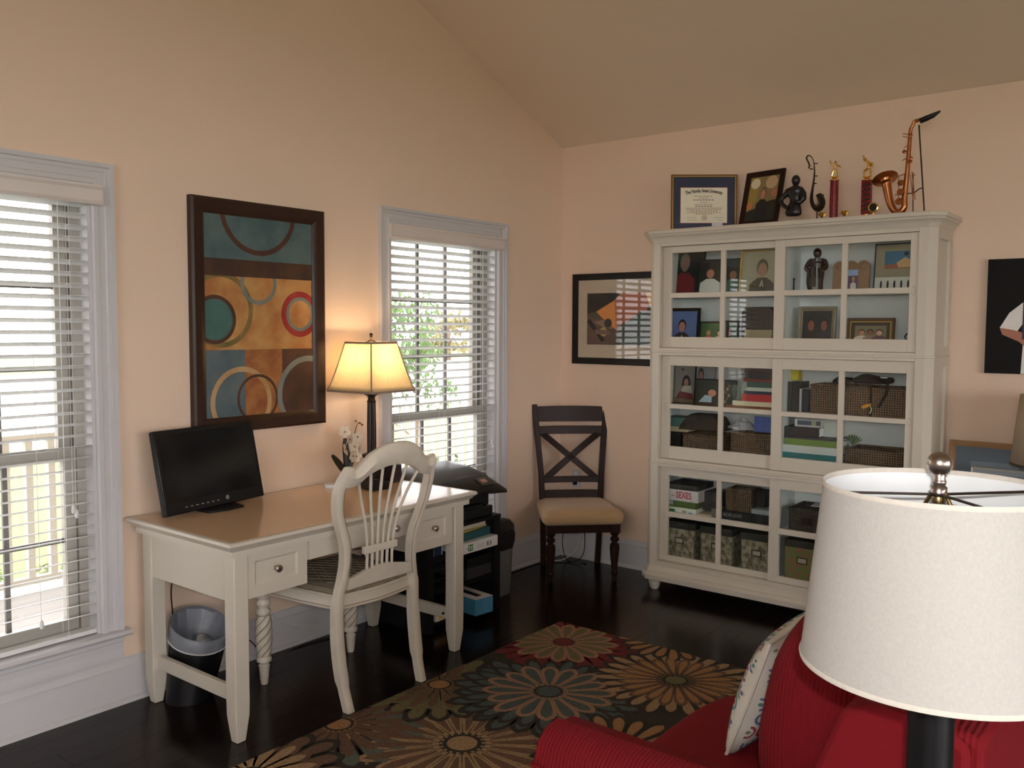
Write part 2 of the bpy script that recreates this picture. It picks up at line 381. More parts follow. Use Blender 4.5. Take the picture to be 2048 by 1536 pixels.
def blind(label, y0, y1, tass):
    t = thing('window_blind', label, 'blind', (0, y0, WZ0), PI/2, 'white slatted blinds in the two windows')
    W = y1-y0; H = WZ1-WZ0
    mb = MB(); prof = [(-.018, H-.078), (-.044, H-.078), (-.050, H-.07), (-.044, H-.062), (-.044, H-.022), (-.052, H-.012), (-.052, H-.003), (-.018, H-.003)]
    mb.prism(prof, -.03, W+.03, mat('valance_white', (.72, .66, .62), .5), 'x'); mb.build('valance', t)
    mb = MB(); mb.box(.006, .006, H-.05, W-.006, .055, H-.014, BLIND); mb.build('headrail', t)
    mb = MB(); p = .0447; z = H-.075; a = math.radians(17); n = 0
    while z > .045:
        M = Matrix.Translation((W/2, .030, z))@Matrix.Rotation(-a, 4, 'X')
        hw = (W-.022)/2
        prof = [(-.025, -.0012), (-.0245, .0008), (-.012, .0026), (0, .0032), (.012, .0026), (.0245, .0008), (.025, -.0012), (.012, .0002), (0, .0008), (-.012, .0002)]
        mb.prism(prof, -hw, hw, BLIND, 'x', M); z -= p; n += 1
    mb.build('slat_stack', t)
    mb = MB(); mb.box(.01, .006, .012, W-.01, .054, .030, BLIND); mb.build('bottom_rail', t, bevel=.003)
    mb = MB()
    for x in (.12, W/2, W-.12):
        for yy in (.006, .054): mb.tube([(x, yy, H-.05), (x, yy, .03)], .0008, BLIND, 5)
        mb.tube([(x+.01, .03, H-.05), (x+.01, .03, .03)], .0008, BLIND, 5)
    mb.build('ladder_cord', t)
    mb = MB()
    for x, zz in tass:
        mb.tube([(x, .0, H-.06), (x, -.002, zz+.02)], .001, BLIND, 5); mb.lathe([(.002, .02), (.006, .014), (.008, 0), (.007, -.012), (.002, -.016)], BLIND, (x, -.004, zz), 10)
    mb.build('pull_cord', t)
    return t
blind('white two-inch slatted blind in the window left of the desk', WIN[0][0], WIN[0][1], [(W_, z) for W_, z in ((.73, .52), (.742, .5), (.60, .1))])
blind('white two-inch slatted blind in the window behind the lamp and printer', WIN[1][0], WIN[1][1], [(.845, .53), (.855, .51)])

# outlet on the back wall
t = thing('wall_outlet', 'white wall outlet behind the dark wooden chair', 'outlet', (.135, 0, .47))
MB().box(-.035, -.006, 0, .035, 0, .115, TRIM).build('cover_plate', t, bevel=.002)
mb = MB(); mb.box(-.016, -.009, .012, .016, -.006, .05, WHITEP); mb.box(-.016, -.009, .065, .016, -.006, .103, WHITEP); mb.build('socket', t)
MB().box(-.012, -.03, .018, .012, -.009, .044, BLACKM).build('plug', t, bevel=.003)

# ------------------------------------------------------------------ outdoors
GRASS = mat('bright_lawn', (.085, .115, .034), .9, var=.3, vscale=6, bump=.6, bscale=60)
CONC = mat('pale_concrete', (.34, .33, .32), .9, var=.06, vscale=3)
MULCH = mat('brown_mulch', (.12, .085, .065), .95, var=.5, vscale=30, bump=.8, bscale=50)
RAILW = mat('weathered_white_rail', (.42, .42, .37), .6)
structure(MB().box(-2.75, -9, 2.80, -.16, 6, 2.9, RAILW).build('added_porch_shade'))  # unseen roof slab added to shade the railing, porch floor and blinds
structure(MB().box(-60, -40, -.62, 40, 60, -.5, GRASS).build('lawn'))
structure(MB().box(-2.35, -9, -.5, -.16, 6, -.10, CONC).build('porch_floor'))
structure(MB().box(-34, -39, -.5, -11.5, 59, -.47, CONC).build('street'))
structure(MB().box(-3.6, -9, -.5, -2.36, 6, -.46, MULCH).build('mulch_ground'))
t = thing('porch_railing', 'white painted porch railing with upright square balusters outside the windows', 'railing', (-2.2, 0, -.10))
MB().box(-.03, -6.5, .93, .03, 4.2, .97, RAILW).build('top_rail', t, bevel=.004)
MB().box(-.025, -6.5, .05, .025, 4.2, .09, RAILW).build('bottom_rail', t, bevel=.004)
y = -4.6; bal = None
while y < 3.4:
    if bal is None: bal = MB().box(-.02, -.02, .09, .02, .02, .93, RAILW).build('baluster', t, loc=(0, y, 0))
    else:
        c = bal.copy(); COL.objects.link(c); c.location = (0, y, 0); c.parent = t
    y += .132
for y in (-6.4, -1.9, 2.6): MB().box(-.05, y-.05, 0, .05, y+.05, 1.05, RAILW).build('post', t)

def leafm(n, c):
    m = mat(n, c, .6, var=.3, vscale=4); nt = m.node_tree; b = nt.nodes['Principled BSDF']; o = nt.nodes['Material Output']
    tr = nt.nodes.new('ShaderNodeBsdfTranslucent'); mx = nt.nodes.new('ShaderNodeMixShader'); mx.inputs[0].default_value = .45
    nt.links.new(b.inputs['Base Color'].links[0].from_socket, tr.inputs[0]); nt.links.new(b.outputs[0], mx.inputs[1]); nt.links.new(tr.outputs[0], mx.inputs[2]); nt.links.new(mx.outputs[0], o.inputs[0]); return m
LEAFG = leafm('light_green_leaves', (.15, .215, .075)); LEAFD = leafm('mid_green_leaves', (.11, .18, .065)); LEAFR = leafm('reddish_leaves', (.20, .18, .08))
BARK = mat('brown_bark', (.16, .11, .08), .9, var=.3, vscale=20)
def tree(label, x, y, h, r, lm, seed, trunk=.1, low=.35, n=1400, ls=.13, g=None, cat='tree', nm='leafy_tree'):
    rnd = random.Random(seed); t = thing(nm, label, cat, (x, y, -.5), group=g)
    mb = MB(); mb.tube([(0, 0, 0), (.05, 0, h*.3), (0, .05, h*.75)], [trunk, trunk*.8, trunk*.25], BARK, 8)
    for k in range(7):
        a = rnd.random()*6.28; z = h*(low+.1*k*(1-low)); mb.tube([(0, 0, z*.8), (math.cos(a)*r*.6, math.sin(a)*r*.6, min(h*.95, z+r*.3))], [trunk*.4, trunk*.1], BARK, 5)
    mb.build('trunk', t)
    mb = MB(); cl = [(rnd.uniform(-.55, .55)*r, rnd.uniform(-.55, .55)*r, h*(low+(1-low)*rnd.uniform(.12, .85))) for _ in range(9)]
    for k in range(n):
        c = cl[k % 9]; v = Vector((rnd.gauss(0, 1), rnd.gauss(0, 1), rnd.gauss(0, 1))).normalized()*r*.5*rnd.random()**.4
        p = Vector(c)+Vector((v.x, v.y, v.z*h*(1-low)*.35/r*.9 if r else 0))
        R = Euler((rnd.random()*6, rnd.random()*6, rnd.random()*6)).to_matrix().to_4x4(); s = ls*rnd.uniform(.6, 1.3)
        mb.add([(-s*.5, 0, 0), (0, -s*.26, .02*s), (s*.5, 0, 0), (0, s*.26, .02*s)], [(0, 1, 2, 3)], lm, Matrix.Translation(p)@R)
    mb.build('foliage', t); return t
q = at(935, 700, 'x', -4.6)
tree('green leafy shrub tree right of the porch, seen through the window behind the printer', -5.6, 4.3, 2.6, .62, LEAFD, 5, .04, .2, 1500, .09)
q = at(790, 600, 'x', -9)
tree('tall pale green tree at the left edge of the window behind the lamp', -12.5, 8.4, 6.5, 1.5, LEAFG, 7, .12, .3, 1600, .2)
tree('distant round green tree with reddish tips across the street', -34, 30, 4.2, 2.4, LEAFG, 9, .2, .1, 500, .5, 'trees across the street')
tree('distant reddish bush-like tree across the street', -33, 35, 3.6, 2.0, LEAFR, 11, .2, .1, 380, .45, 'trees across the street')
tree('distant mid green tree across the street, right of the others', -32, 40, 5.0, 2.4, LEAFD, 12, .2, .1, 500, .5, 'trees across the street')
def shrub(label, x, y, h, r, lm, seed, g=None, spiky=False):
    rnd = random.Random(seed); mb = MB()
    if spiky:
        for k in range(46):
            a = rnd.random()*6.28; rr = r*rnd.uniform(.4, 1); hh = h*rnd.uniform(.5, 1)
            mb.tube(sm([(0, 0, 0), (math.cos(a)*rr*.4, math.sin(a)*rr*.4, hh*.8), (math.cos(a)*rr, math.sin(a)*rr, hh*.75)], 3), [.012]*3+[.009]*3+[.002], lm, 4, flat=.2)
    else:
        for k in range(380):
            v = Vector((rnd.gauss(0, 1), rnd.gauss(0, 1), abs(rnd.gauss(0, 1)))).normalized()*rnd.random()**.4
            R = Euler((rnd.random()*6, rnd.random()*6, rnd.random()*6)).to_matrix().to_4x4(); s = .06
            mb.add([(-s*.5, 0, 0), (0, -s*.26, 0), (s*.5, 0, 0), (0, s*.26, 0)], [(0, 1, 2, 3)], lm, Matrix.Translation((v.x*r, v.y*r, v.z*h))@R)
    return tag(MB.build(mb, 'garden_shrub', loc=(x, y, -.46)), label, 'shrub', g)
shrub('low rounded green shrub beyond the porch railing, furthest left', -2.9, -2.75, .5, .25, LEAFG, 1)
shrub('small loose green shrub beyond the porch railing, in front of the lawn', -3.35, -2.38, .42, .2, LEAFG, 2)
shrub('spiky pale grass clump in the mulch beyond the porch railing', -2.85, -2.02, .42, .26, mat('pale_grass_blade', (.25, .28, .12), .7), 3, spiky=True)
for i, (x, y, s, nm) in enumerate(((-3.0, .3, 21, 'leftmost'), (-3.1, .95, 22, 'second from the left'), (-2.9, 1.5, 23, 'third from the left'), (-3.0, 2.05, 24, 'rightmost'))):
    shrub('bright green strappy plant beyond the railing in the right window, %s' % nm, x, y, .75, .34, LEAFG, s, 'strappy plants along the porch', spiky=True)
def house(label, x, y, rz, w, d, h, rise, wm, g=None):
    t = thing('house', label, 'house', (x, y, -.5), rz, g); RF = mat('grey_roof', (.2, .2, .2), .9)
    mb = MB(); mb.box(-w/2, -d/2, 0, w/2, d/2, h, wm); mb.prism([(-w/2, h), (w/2, h), (0, h+rise)], -d/2, d/2, wm, 'y'); mb.build('wall', t)
    mb = MB()
    for s in (-1, 1): mb.prism([(s*(w/2+.5), h-.25), (0, h+rise+.1), (0, h+rise+.35), (s*(w/2+.5), h)], -d/2-.4, d/2+.4, RF, 'y')
    mb.build('roof', t)
    for px in (-w*.3, 0, w*.3):
        f = MB().box(px-.55, -d/2-.05, 1.1, px+.55, -d/2-.01, 2.6, TRIM).build('window', t); MB().box(px-.45, -d/2-.06, 1.2, px+.45, -d/2-.05, 2.5, mat('far_pane', (.25, .33, .36), .2)).build('pane', f)
    return t
HW = mat('white_siding', (.4, .4, .4), .8, var=.04)
house('white gabled house across the street, seen through the left window', -39, 2, PI/2-.15, 12, 9, 3.2, 3.4, HW)
# ------------------------------------------------------------------ desk
WOODT = mat('honey_desktop', (.72, .50, .32), .17, var=.06, vscale=2, coat=.15)
DX0, DX1, DY0, DY1 = .03, .733, -3.06, -1.729
t = thing('writing_desk', 'cream writing desk with honey-coloured top, four drawers and tapered legs', 'desk', ((DX0+DX1)/2, (DY0+DY1)/2, 0))
hx, hy = (DX1-DX0)/2, (DY1-DY0)/2
mb = MB()   # moulded edge ring + inset top
edge = [(0, .760), (.004, .757), (.006, .748), (0, .742), (-.006, .738), (-.012, .729), (-.022, .722), (-.022, .70), (-.05, .70), (-.05, .756), (-.018, .7598)]
rings = []
for sx, sy in ((-1, -1), (1, -1), (1, 1), (-1, 1)): rings.append([Vector((sx*(hx+a), sy*(hy+a), z)) for a, z in edge])
mb.loft(rings, CREAM, closed=True); mb.build('edge_moulding', t)
MB().box(-hx+.017, -hy+.017, .74, hx-.017, hy-.017, .7602, WOODT).build('desktop', t)
lx, ly, lw = hx-.04, hy-.04, .062
def desk_leg(sx, sy):
    mb = MB(); x, y = sx*(lx-lw/2), sy*(ly-lw/2)
    rings = []
    for z, s in ((.722, 1), (.16, 1), (.10, .97), (0, .62)): 
        k = lw/2; a = k*(2*s-1); ox, oy = x+sx*0, y
        rings.append([Vector((x-sx*(k-k*s)*.0+i*k*s, y+j*k*s, z)) for i, j in ((-1, -1), (1, -1), (1, 1), (-1, 1))])
    mb.loft(rings, CREAM); return mb
for sx in (-1, 1):
    for sy in (-1, 1): desk_leg(sx, sy).build('leg', t, bevel=.004)
zb = .525
MB().box(-lx+lw, -ly+.010, zb, lx-lw, -ly+.03, .722, CREAM).build('end_panel', t)
MB().box(-lx+lw, ly-.03, zb, lx-lw, ly-.010, .722, CREAM).build('end_panel', t)
MB().box(-lx+.012, -ly+lw, zb, -lx+.03, ly-lw, .722, CREAM).build('back_panel', t)
# front: rail, dividers and drawers. world y limits from the photograph
def wy(y): return y-(DY0+DY1)/2
dr = [(-2.968, -2.682, .527, True), (-2.672, -2.335, .618, False), (-2.325, -2.10, .618, False), (-2.085, -1.838, .527, True)]
mb = MB(); fx = lx-.012
mb.box(fx-.02, -ly+lw, .712, fx, ly-lw, .722, CREAM)
mb.box(fx-.05, wy(-2.68), .62, fx-.012, wy(-2.09), .712, CREAM)
for a, b in ((-2.674, -2.68), (-2.33, -2.326), (-2.098, -2.09)): mb.box(fx-.03, wy(a), .618, fx, wy(b), .712, CREAM)
mb.box(-lx+.03, wy(-2.675), .527, fx-.02, wy(-2.668), .72, CREAM); mb.box(-lx+.03, wy(-2.10), .527, fx-.02, wy(-2.093), .72, CREAM)
mb.build('apron', t)
KNOB = [(.004, 0), (.008, 0), (.0055, .004), (.005, .012), (.009, .016), (.0125, .020), (.0125, .024), (.009, .028), (.003, .0295)]
for a, b, z0, pan in dr:
    mb = MB(); a, b = wy(a), wy(b); z1 = .709; x0, x1 = fx-.018, fx+.002
    if pan:
        m = .045; q = [(a, z0), (b, z0), (b, z1), (a, z1)]; i1 = [(a+m, z0+m), (b-m, z0+m), (b-m, z1-m), (a+m, z1-m)]; i2 = [(a+m+.008, z0+m+.008), (b-m-.008, z0+m+.008), (b-m-.008, z1-m-.008), (a+m+.008, z1-m-.008)]
        R = [[Vector((x0, *p)) for p in q], [Vector((x1, *p)) for p in q], [Vector((x1, *p)) for p in i1], [Vector((x1-.007, *p)) for p in i2]]
        mb.loft(R, CREAM)
    else: mb.box(x0, a, z0, x1, b, z1, CREAM)
    d = mb.build('drawer', t, bevel=.0012)
    M = Matrix.Translation((x1-(.007 if pan else 0), (a+b)/2, (z0+z1)/2))@Matrix.Rotation(PI/2, 4, 'Y')
    MB().lathe([(r*1.15, z) for r, z in KNOB], CHROME, seg=20, M=M).build('knob', d)
for sy in (-1, 1): MB().box(-lx+lw*.8, sy*(ly-lw/2)-.011, .145, lx-lw*.8, sy*(ly-lw/2)+.011, .20, CREAM).build('stretcher', t, bevel=.002)
MB().tube([(lx-.09, ly-.05, .17), (lx-.09, ly-.03, .17)], .006, BLACKM, 8).build('bolt', t)

# ------------------------------------------------------------------ white carved chair
ANT = GLAZE
t = thing('dining_chair', 'antique white carved chair with sheaf-spindle back and patterned seat, at the desk', 'chair', (.54, -2.362, 0))
def xo(x): return x-.54
def stile(s):
    pz = [(0, .79, .205), (.05, .775, .207), (.12, .758, .211), (.22, .742, .214), (.33, .733, .214), (.42, .733, .212), (.47, .736, .205), (.53, .742, .192), (.60, .750, .186), (.67, .758, .195), (.74, .766, .222), (.80, .775, .243), (.86, .786, .252), (.91, .798, .25), (.95, .812, .238), (.985, .826, .222)]
    P = sm([(xo(x), s*y, z) for z, x, y in pz], 3); rings = []
    for i, p in enumerate(P):
        k = .017 if p.z > .45 else .021; d = .019 if p.z > .3 else .022
        if p.z < .1: k = .018; d = .017
        rings.append([p+Vector((a*d, b*k, 0)) for a, b in ((-1, -1), (.75, -1), (1, -.6), (1, .6), (.75, 1), (-1, 1))])
    return MB().loft(rings, ANT)
for s in (-1, 1):
    o = stile(s).build('back_post', t, ang=50)
    P = sm([(xo(x)+.0205, s*y, z) for z, x, y in ((.47, .736, .189), (.53, .742, .176), (.60, .750, .170), (.67, .758, .179), (.74, .766, .206), (.80, .775, .227), (.86, .786, .236), (.91, .798, .234), (.935, .806, .228))], 4)
    MB().tube(P, .0012, GLAZED, 5).build('glaze_line', o)
# crest rail
top = sm([(-.242, .992), (-.226, .990), (-.205, .978), (-.175, .996), (-.13, 1.036), (-.07, 1.062), (0, 1.07), (.07, 1.062), (.13, 1.036), (.175, .996), (.205, .978), (.226, .990), (.242, .992)], 4)
bot = sm([(-.242, .905), (-.226, .905), (-.205, .905), (-.175, .914), (-.13, .945), (-.07, .966), (0, .974), (.07, .966), (.13, .945), (.175, .914), (.205, .905), (.226, .905), (.242, .905)], 4)
rings = []
for a, b in zip(top, bot):
    xa = xo(.826+(a.y-.985)*.25); xb = xo(.806+(b.y-.93)*.25); cv = .012*(1-(a.x/.24)**2)
    rings.append([Vector((xb-.015+cv, b.x, b.y)), Vector((xb+.017+cv, b.x, b.y)), Vector((xa+.020+cv, a.x, (a.y+b.y)/2)), Vector((xa+.012+cv, a.x, a.y-.006)), Vector((xa+.004+cv, a.x, a.y)), Vector((xa-.016+cv, a.x, a.y-.004)), Vector((xa-.018+cv, a.x, (a.y+b.y)/2))])
o = MB().loft(rings, ANT).build('crest_rail', t, ang=50)
MB().tube([(xo(.806+(b.y-.93)*.25)+.0185+.012*(1-(b.x/.24)**2), b.x, b.y+.006) for b in bot[4:-4]], .0013, GLAZED, 5).build('glaze_line', o)
# lower rails
MB().box(xo(.742), -.092, .606, xo(.764), .092, .638, ANT).build('cross_rail', t, bevel=.004)
rings = []
for i in range(13):
    y = -.185+.37*i/12; zt = .525+.025*math.cos(y/.185*PI/2)**2 if abs(y) < .15 else .525-.0*(abs(y)-.15)
    rings.append([Vector((xo(.735), y, .478)), Vector((xo(.755), y, .478)), Vector((xo(.760), y, zt)), Vector((xo(.740), y, zt))])
MB().loft(rings, ANT).build('lower_rail', t, bevel=.002)
for k in range(6):
    f = (k-2.5)/2.5; zt = .985-.055*abs(f)**1.8
    MB().tube(sm([(xo(.749), f*.070, .54), (xo(.753), f*.071, .62), (xo(.762), f*.085, .72), (xo(.782), f*.128, .84), (xo(.812), f*.168, zt)], 4), .0062, ANT, 8).build('spindle', t)
# seat
SEATF = mat('lattice_seat_fabric', (.30, .245, .175), .9, kind='weave', bscale=38, bump=.4, col2=(.20, .165, .125))
SEATL = mat('pale_lattice_line', (.42, .37, .28), .9)
def seat_ring(z, o, n=8):
    pts = sm([(-.27, -.262), (-.285, 0), (-.27, .262)], n)+[Vector((.0, .240)), ]+sm([(.19, .21), (.215, 0), (.19, -.21)], n)+[Vector((.0, -.240))]
    return [Vector((p.x*(1+o)-.0, p.y*(1+o), z)) for p in pts]
mb = MB(); mb.loft([seat_ring(.395, -.04), seat_ring(.398, 0), seat_ring(.404, .012), seat_ring(.412, -.005), seat_ring(.445, -.01), seat_ring(.452, .006), seat_ring(.458, -.02), seat_ring(.452, -.1)], ANT); o = mb.build('seat_rail', t)
MB().loft([seat_ring(.4085, .006), seat_ring(.4115, .002)], GLAZED, cap=False).build('glaze_line', o)
mb = MB(); mb.loft([seat_ring(.44, -.08), seat_ring(.462, -.075), seat_ring(.474, -.10), seat_ring(.482, -.17), seat_ring(.486, -.35), seat_ring(.488, -.75)], SEATF); o = mb.build('seat_cushion', t)
mb = MB()
for k in range(-9, 10):
    for sg in (-1, 1):
        pts = []
        for i in range(13):
            x = -.22+.40*i/12; y = k*.045+sg*(x+.02)*.55
            if abs(y) < .185: pts.append((x, y, .4885-.0045*(abs(y)/.19)**3-.004*(abs(x+.03)/.2)**4))
        if len(pts) > 2: mb.tube(pts, .0011, SEATL, 4)
mb.build('lattice_stitching', o)
# turned front legs with rope twist
for s in (-1, 1):
    mb = MB(); c = (xo(.292), s*.243, 0)
    prof = [(.015, 0), (.018, .02), (.023, .075), (.025, .082), (.017, .088), (.017, .092), (.031, .10), (.033, .112), (.025, .124)]
    mb.lathe(prof, ANT, c, 20)
    rings = []
    for i in range(41):
        z = .124+.176*i/40; r = .023+.011*math.sin(PI*min(1, (i/40)*.75+.1)); n = 30
        rings.append([Vector((c[0]+(r+.0018*math.cos(6*(2*PI*j/n)-6*28*(z-.124)))*math.cos(2*PI*j/n), c[1]+(r+.0018*math.cos(6*(2*PI*j/n)-6*28*(z-.124)))*math.sin(2*PI*j/n), z)) for j in range(n)])
    mb.loft(rings, ANT)
    for q in range(6):
        mb.tube([(c[0]+(.0236+.011*math.sin(PI*min(1, (i/40)*.75+.1)))*math.cos(q*PI/3+i*.0044*28), c[1]+(.0236+.011*math.sin(PI*min(1, (i/40)*.75+.1)))*math.sin(q*PI/3+i*.0044*28), .124+.0044*i) for i in range(41)], .0022, mat('soft_glaze_groove', (.24, .18, .11), .5), 5, flat=1)
    mb.lathe([(.022, .30), (.030, .308), (.030, .322), (.021, .330), (.021, .336), (.029, .345), (.031, .357), (.022, .37), (.034, .385), (.036, .40)], ANT, c, 20)
    mb.box(c[0]-.03, c[1]-.03, .395, c[0]+.03, c[1]+.03, .45, ANT)
    mb.build('front_leg', t, ang=50)

# ------------------------------------------------------------------ monitor
t = thing('computer_monitor', 'black flat widescreen monitor standing on the left end of the desk', 'monitor', (.140, -2.724, .7602), rot=(0, 0, 0))
# facing mostly +x; its right end nearer the wall
E_ = Euler((-math.radians(12), 0, math.radians(99.5))).to_matrix().to_4x4()
SCR = mat('dark_glossy_screen', (.004, .004, .005), .12, spec=.5)
hw, hh = .268, .345
def mon(mb, name, p, **k): o = mb.build(name, p, **k); o.matrix_local = E_; return o
body = mon(MB().box(-hw, -.014, .008, hw, .014, hh+.008, BLACKP), 'bezel', t, bevel=.005)
mon(MB().box(-hw+.018, -.0152, .058, hw-.018, -.0135, hh-.010, SCR), 'screen', t)
mon(MB().box(-hw*.6, .012, .06, hw*.6, .045, hh*.8, BLACKP), 'rear_housing', t, bevel=.01)
mb = MB()
GM = pm('8a8a8a', .3)
for i in range(7): mb.box(-.17+i*.028, -.0148, .030, -.158+i*.028, -.0138, .033, GM)
mon(mb, 'button_legend', t)
mb = MB(); M = Matrix.Translation((.055, -.0150, .036)); mb.lathe([(.0085, -.0004), (.0085, .0004)], GM, M=M@Matrix.Rotation(PI/2, 4, 'X')); put_text(mb, 'hp', .012, BLACKP, Matrix.Translation((.055, -.0157, .0365))); mon(mb, 'logo_badge', t)
mb = MB(); mb.prism([(-.06, -.10), (.075, -.085), (.09, .0), (.075, .085), (-.06, .10)], 0, .010, BLACKP); mb.build('stand_foot', t, bevel=.003)
MB().tube([(-.03, 0, .006), (-.035, 0, .12)], .014, BLACKP, 10).build('stand_neck', t)

# ------------------------------------------------------------------ table lamp
LX, LY = .19, -1.885
t = thing('table_lamp', 'lit table lamp with square flared shade and dark column, on the desk', 'lamp', (LX, LY, .7602), .04)
LW = mat('dark_ribbed_column', (.022, .013, .010), .35, .3, var=.3)
MB().box(-.07, -.07, 0, .07, .07, .016, LW).build('plinth', t, bevel=.004)
mb = MB(); mb.box(-.055, -.055, .016, .055, .055, .045, LW); mb.lathe([(.050, .045), (.045, .06), (.03, .075), (.026, .10), (.034, .115), (.046, .13), (.048, .142), (.028, .15)], LW, seg=20)
mb.build('base_turning', t, bevel=.002)
n = 32; rings = [[Vector(((r+.0012*math.cos(16*2*PI*j/n))*math.cos(2*PI*j/n), (r+.0012*math.cos(16*2*PI*j/n))*math.sin(2*PI*j/n), z)) for j in range(n)] for r, z in ((.021, .15), (.021, .28), (.019, .40))]
mb = MB().loft(rings, LW); mb.lathe([(.021, .398), (.023, .404), (.019, .41), (.017, .42), (.022, .430), (.040, .440), (.044, .446), (.02, .448)], LW, seg=20); mb.build('column', t)
mb = MB(); mb.tube([(0, 0, .446), (0, 0, .50)], .012, LW, 10); mb.tube([(0, 0, .50), (0, 0, .54)], .016, BRONZE, 12); mb.build('socket', t)
mb = MB(); mb.tube(sm([(0, .0, .50), (0, .06, .56), (0, .06, .66), (0, 0, .705), (0, -.06, .66), (0, -.06, .56), (0, 0, .50)], 5), .0022, BRONZE, 6); mb.build('harp', t)
mb = MB(); mb.tube([(0, 0, .70), (0, 0, .714)], .004, GOLD, 8); mb.lathe([(.006, .714), (.010, .718), (.004, .722), (.009, .728), (.010, .733), (.003, .739)], BRONZE, seg=12); mb.build('finial', t)
SH = shade_mat('lit_cream_shade', (.97, .87, .70), .86, 60)
z0, z1, a0, a1 = .458, .692, .200, .118
def sq(a, z, n=9, cut=.0):
    P = []
    for k, (sx, sy, ex, ey) in enumerate(((-1, -1, 1, -1), (1, -1, 1, 1), (1, 1, -1, 1), (-1, 1, -1, -1))):
        for i in range(n): f = i/n; P.append(Vector((a*(sx+(ex-sx)*f), a*(sy+(ey-sy)*f), z)))
    return P
def ra(f): return a0+(a1-a0)*(f**.82)
rings = [sq(ra(i/10)*.72 if False else ra(i/10), z0+(z1-z0)*i/10) for i in range(11)]
mb = MB(); mb.loft(rings, SH, cap=False); o = mb.build('lamp_shade', t, ang=25); o.scale = (.75, .75, 1)
sd = o.modifiers.new('thick', 'SOLIDIFY'); sd.thickness = .0012
TRB = mat('taupe_shade_trim', (.30, .22, .17), .8)
mb = MB(); k = .75
for f in (0, 1):
    a = ra(f)*k+.001; z = z0+(z1-z0)*f
    for i in range(4):
        c = ((-a, -a), (a, -a), (a, a), (-a, a)); p, q = c[i], c[(i+1) % 4]; mb.bar((*p, z), (*q, z), .004, .010, TRB)
for sx, sy in ((-1, -1), (1, -1), (1, 1), (-1, 1)): mb.tube([(sx*(ra(i/8)*k+.0008), sy*(ra(i/8)*k+.0008), z0+(z1-z0)*i/8) for i in range(9)], .0032, TRB, 6)
mb.build('shade_trim', t)
mb = MB()
for s in (0, PI/2): 
    for sg in (-1, 1): mb.tube([(0, 0, .70), (sg*math.cos(s)*ra(.97)*k, sg*math.sin(s)*ra(.97)*k, z1-.006)], .0014, BRONZE, 5)
mb.build('shade_spider', t)
BE = bpy.data.materials.new('lamp_bulb_glow'); BE.use_nodes = True; b = BE.node_tree.nodes['Principled BSDF']; b.inputs['Emission Color'].default_value = (1, .72, .38, 1); b.inputs['Emission Strength'].default_value = 14; b.inputs['Base Color'].default_value = (1, .9, .8, 1)
MB().lathe([(.012, .54), (.016, .555), (.030, .59), (.030, .61), (.018, .632), (.004, .638)], BE, seg=16).build('light_bulb', t)
light('lamp_bulb_light', 'POINT', (LX, LY, .7602+.625), 6, (1, .66, .36), .03)

# orchid
t = thing('orchid_plant', 'small white artificial orchid with dark leaves, beside the lamp', 'plant', (.16, -2.02, .7602))
MB().lathe([(.028, 0), (.034, .01), (.036, .055), (.04, .06), (.036, .064), (.030, .058), (.028, .04)], mat('pale_pot', (.62, .52, .44), .4), seg=20).build('pot', t)
OL = mat('dark_orchid_leaf', (.025, .022, .014), .4); OS = mat('orchid_stem', (.06, .05, .02), .6); OW = mat('orchid_petal', (.80, .70, .55), .6, var=.08); OC = mat('orchid_centre', (.35, .12, .05), .6)
for dx, dy, h in ((0, -.09, .12), (.0, .05, .13), (.0, -.01, .20)):
    P = sm([(0, 0, .05), (dx*.3, dy*.45, h*.7+.02), (dx, dy, h+.04)], 5); MB().tube(P, [.006+.010*math.sin(PI*i/(len(P)-1)) for i in range(len(P))], OL, 8, flat=.25).build('leaf', t)
stem = sm([(0, 0, .05), (.0, .02, .16), (0, .055, .26), (0, .075, .30), (0, .10, .29)], 5); MB().tube(stem, .002, OS, 6).build('flower_stem', t)
rnd = random.Random(4)
for (y, z) in ((-.02, .265), (.012, .225), (.03, .19), (-.015, .18), (.05, .235), (.062, .175), (.02, .145), (.045, .14)):
    mb = MB(); c = Vector((.012+rnd.uniform(-.008, .01), y, z)); R = Euler((rnd.random()*6, rnd.uniform(-.4, .4), rnd.uniform(-.5, .5)))
    for k in range(5):
        M = Matrix.Translation(c)@R.to_matrix().to_4x4()@Matrix.Rotation(k*2*PI/5, 4, 'X'); w_ = .015
        mb.add([(0, 0, 0), (.003, -w_, .015), (.004, -w_*.5, .030), (.004, w_*.5, .030), (.003, w_, .015)], [(0, 1, 2, 3, 4)], OW, M)
    mb.ball(tuple(c+Vector((.005, 0, 0))), .0045, OC, 8); mb.build('blossom', t)
mb = MB()
for y, z in ((.06, .31), (.085, .298), (.1, .288)): mb.ball((0, y, z), .006, OC, 8)
mb.build('bud', t)
# phone base beside the lamp and dark tray box
t = thing('cordless_phone', 'dark cordless phone base standing right of the lamp on the desk', 'phone', (.325, -1.985, .7602), math.radians(80))
MB().prism([(-.055, 0), (.055, 0), (.05, .03), (-.01, .05), (-.05, .055)], -.05, .05, BLACKP, 'y').build('base', t, bevel=.006)
MB().prism([(-.045, .045), (-.01, .052), (-.015, .075), (-.04, .08)], -.02, .02, BLACKP, 'y').build('handset', t, bevel=.005)
t = thing('tape_roll', 'small white roll beside the black phone under the chair crest', 'tape roll', (.13, -2.10, .7602))
MB().lathe([(.012, 0), (.028, 0), (.028, .018), (.012, .018)], WHITEP, seg=20).build('roll', t); MB().lathe([(.009, .001), (.012, .001), (.012, .017), (.009, .017)], BLACKM, seg=20).build('core', t)
t = thing('desk_organizer', 'dark brown desk organizer box between lamp and printer', 'organizer', (.10, -1.62+.03, .7602))
t.location = (.16, -1.80, .7602)
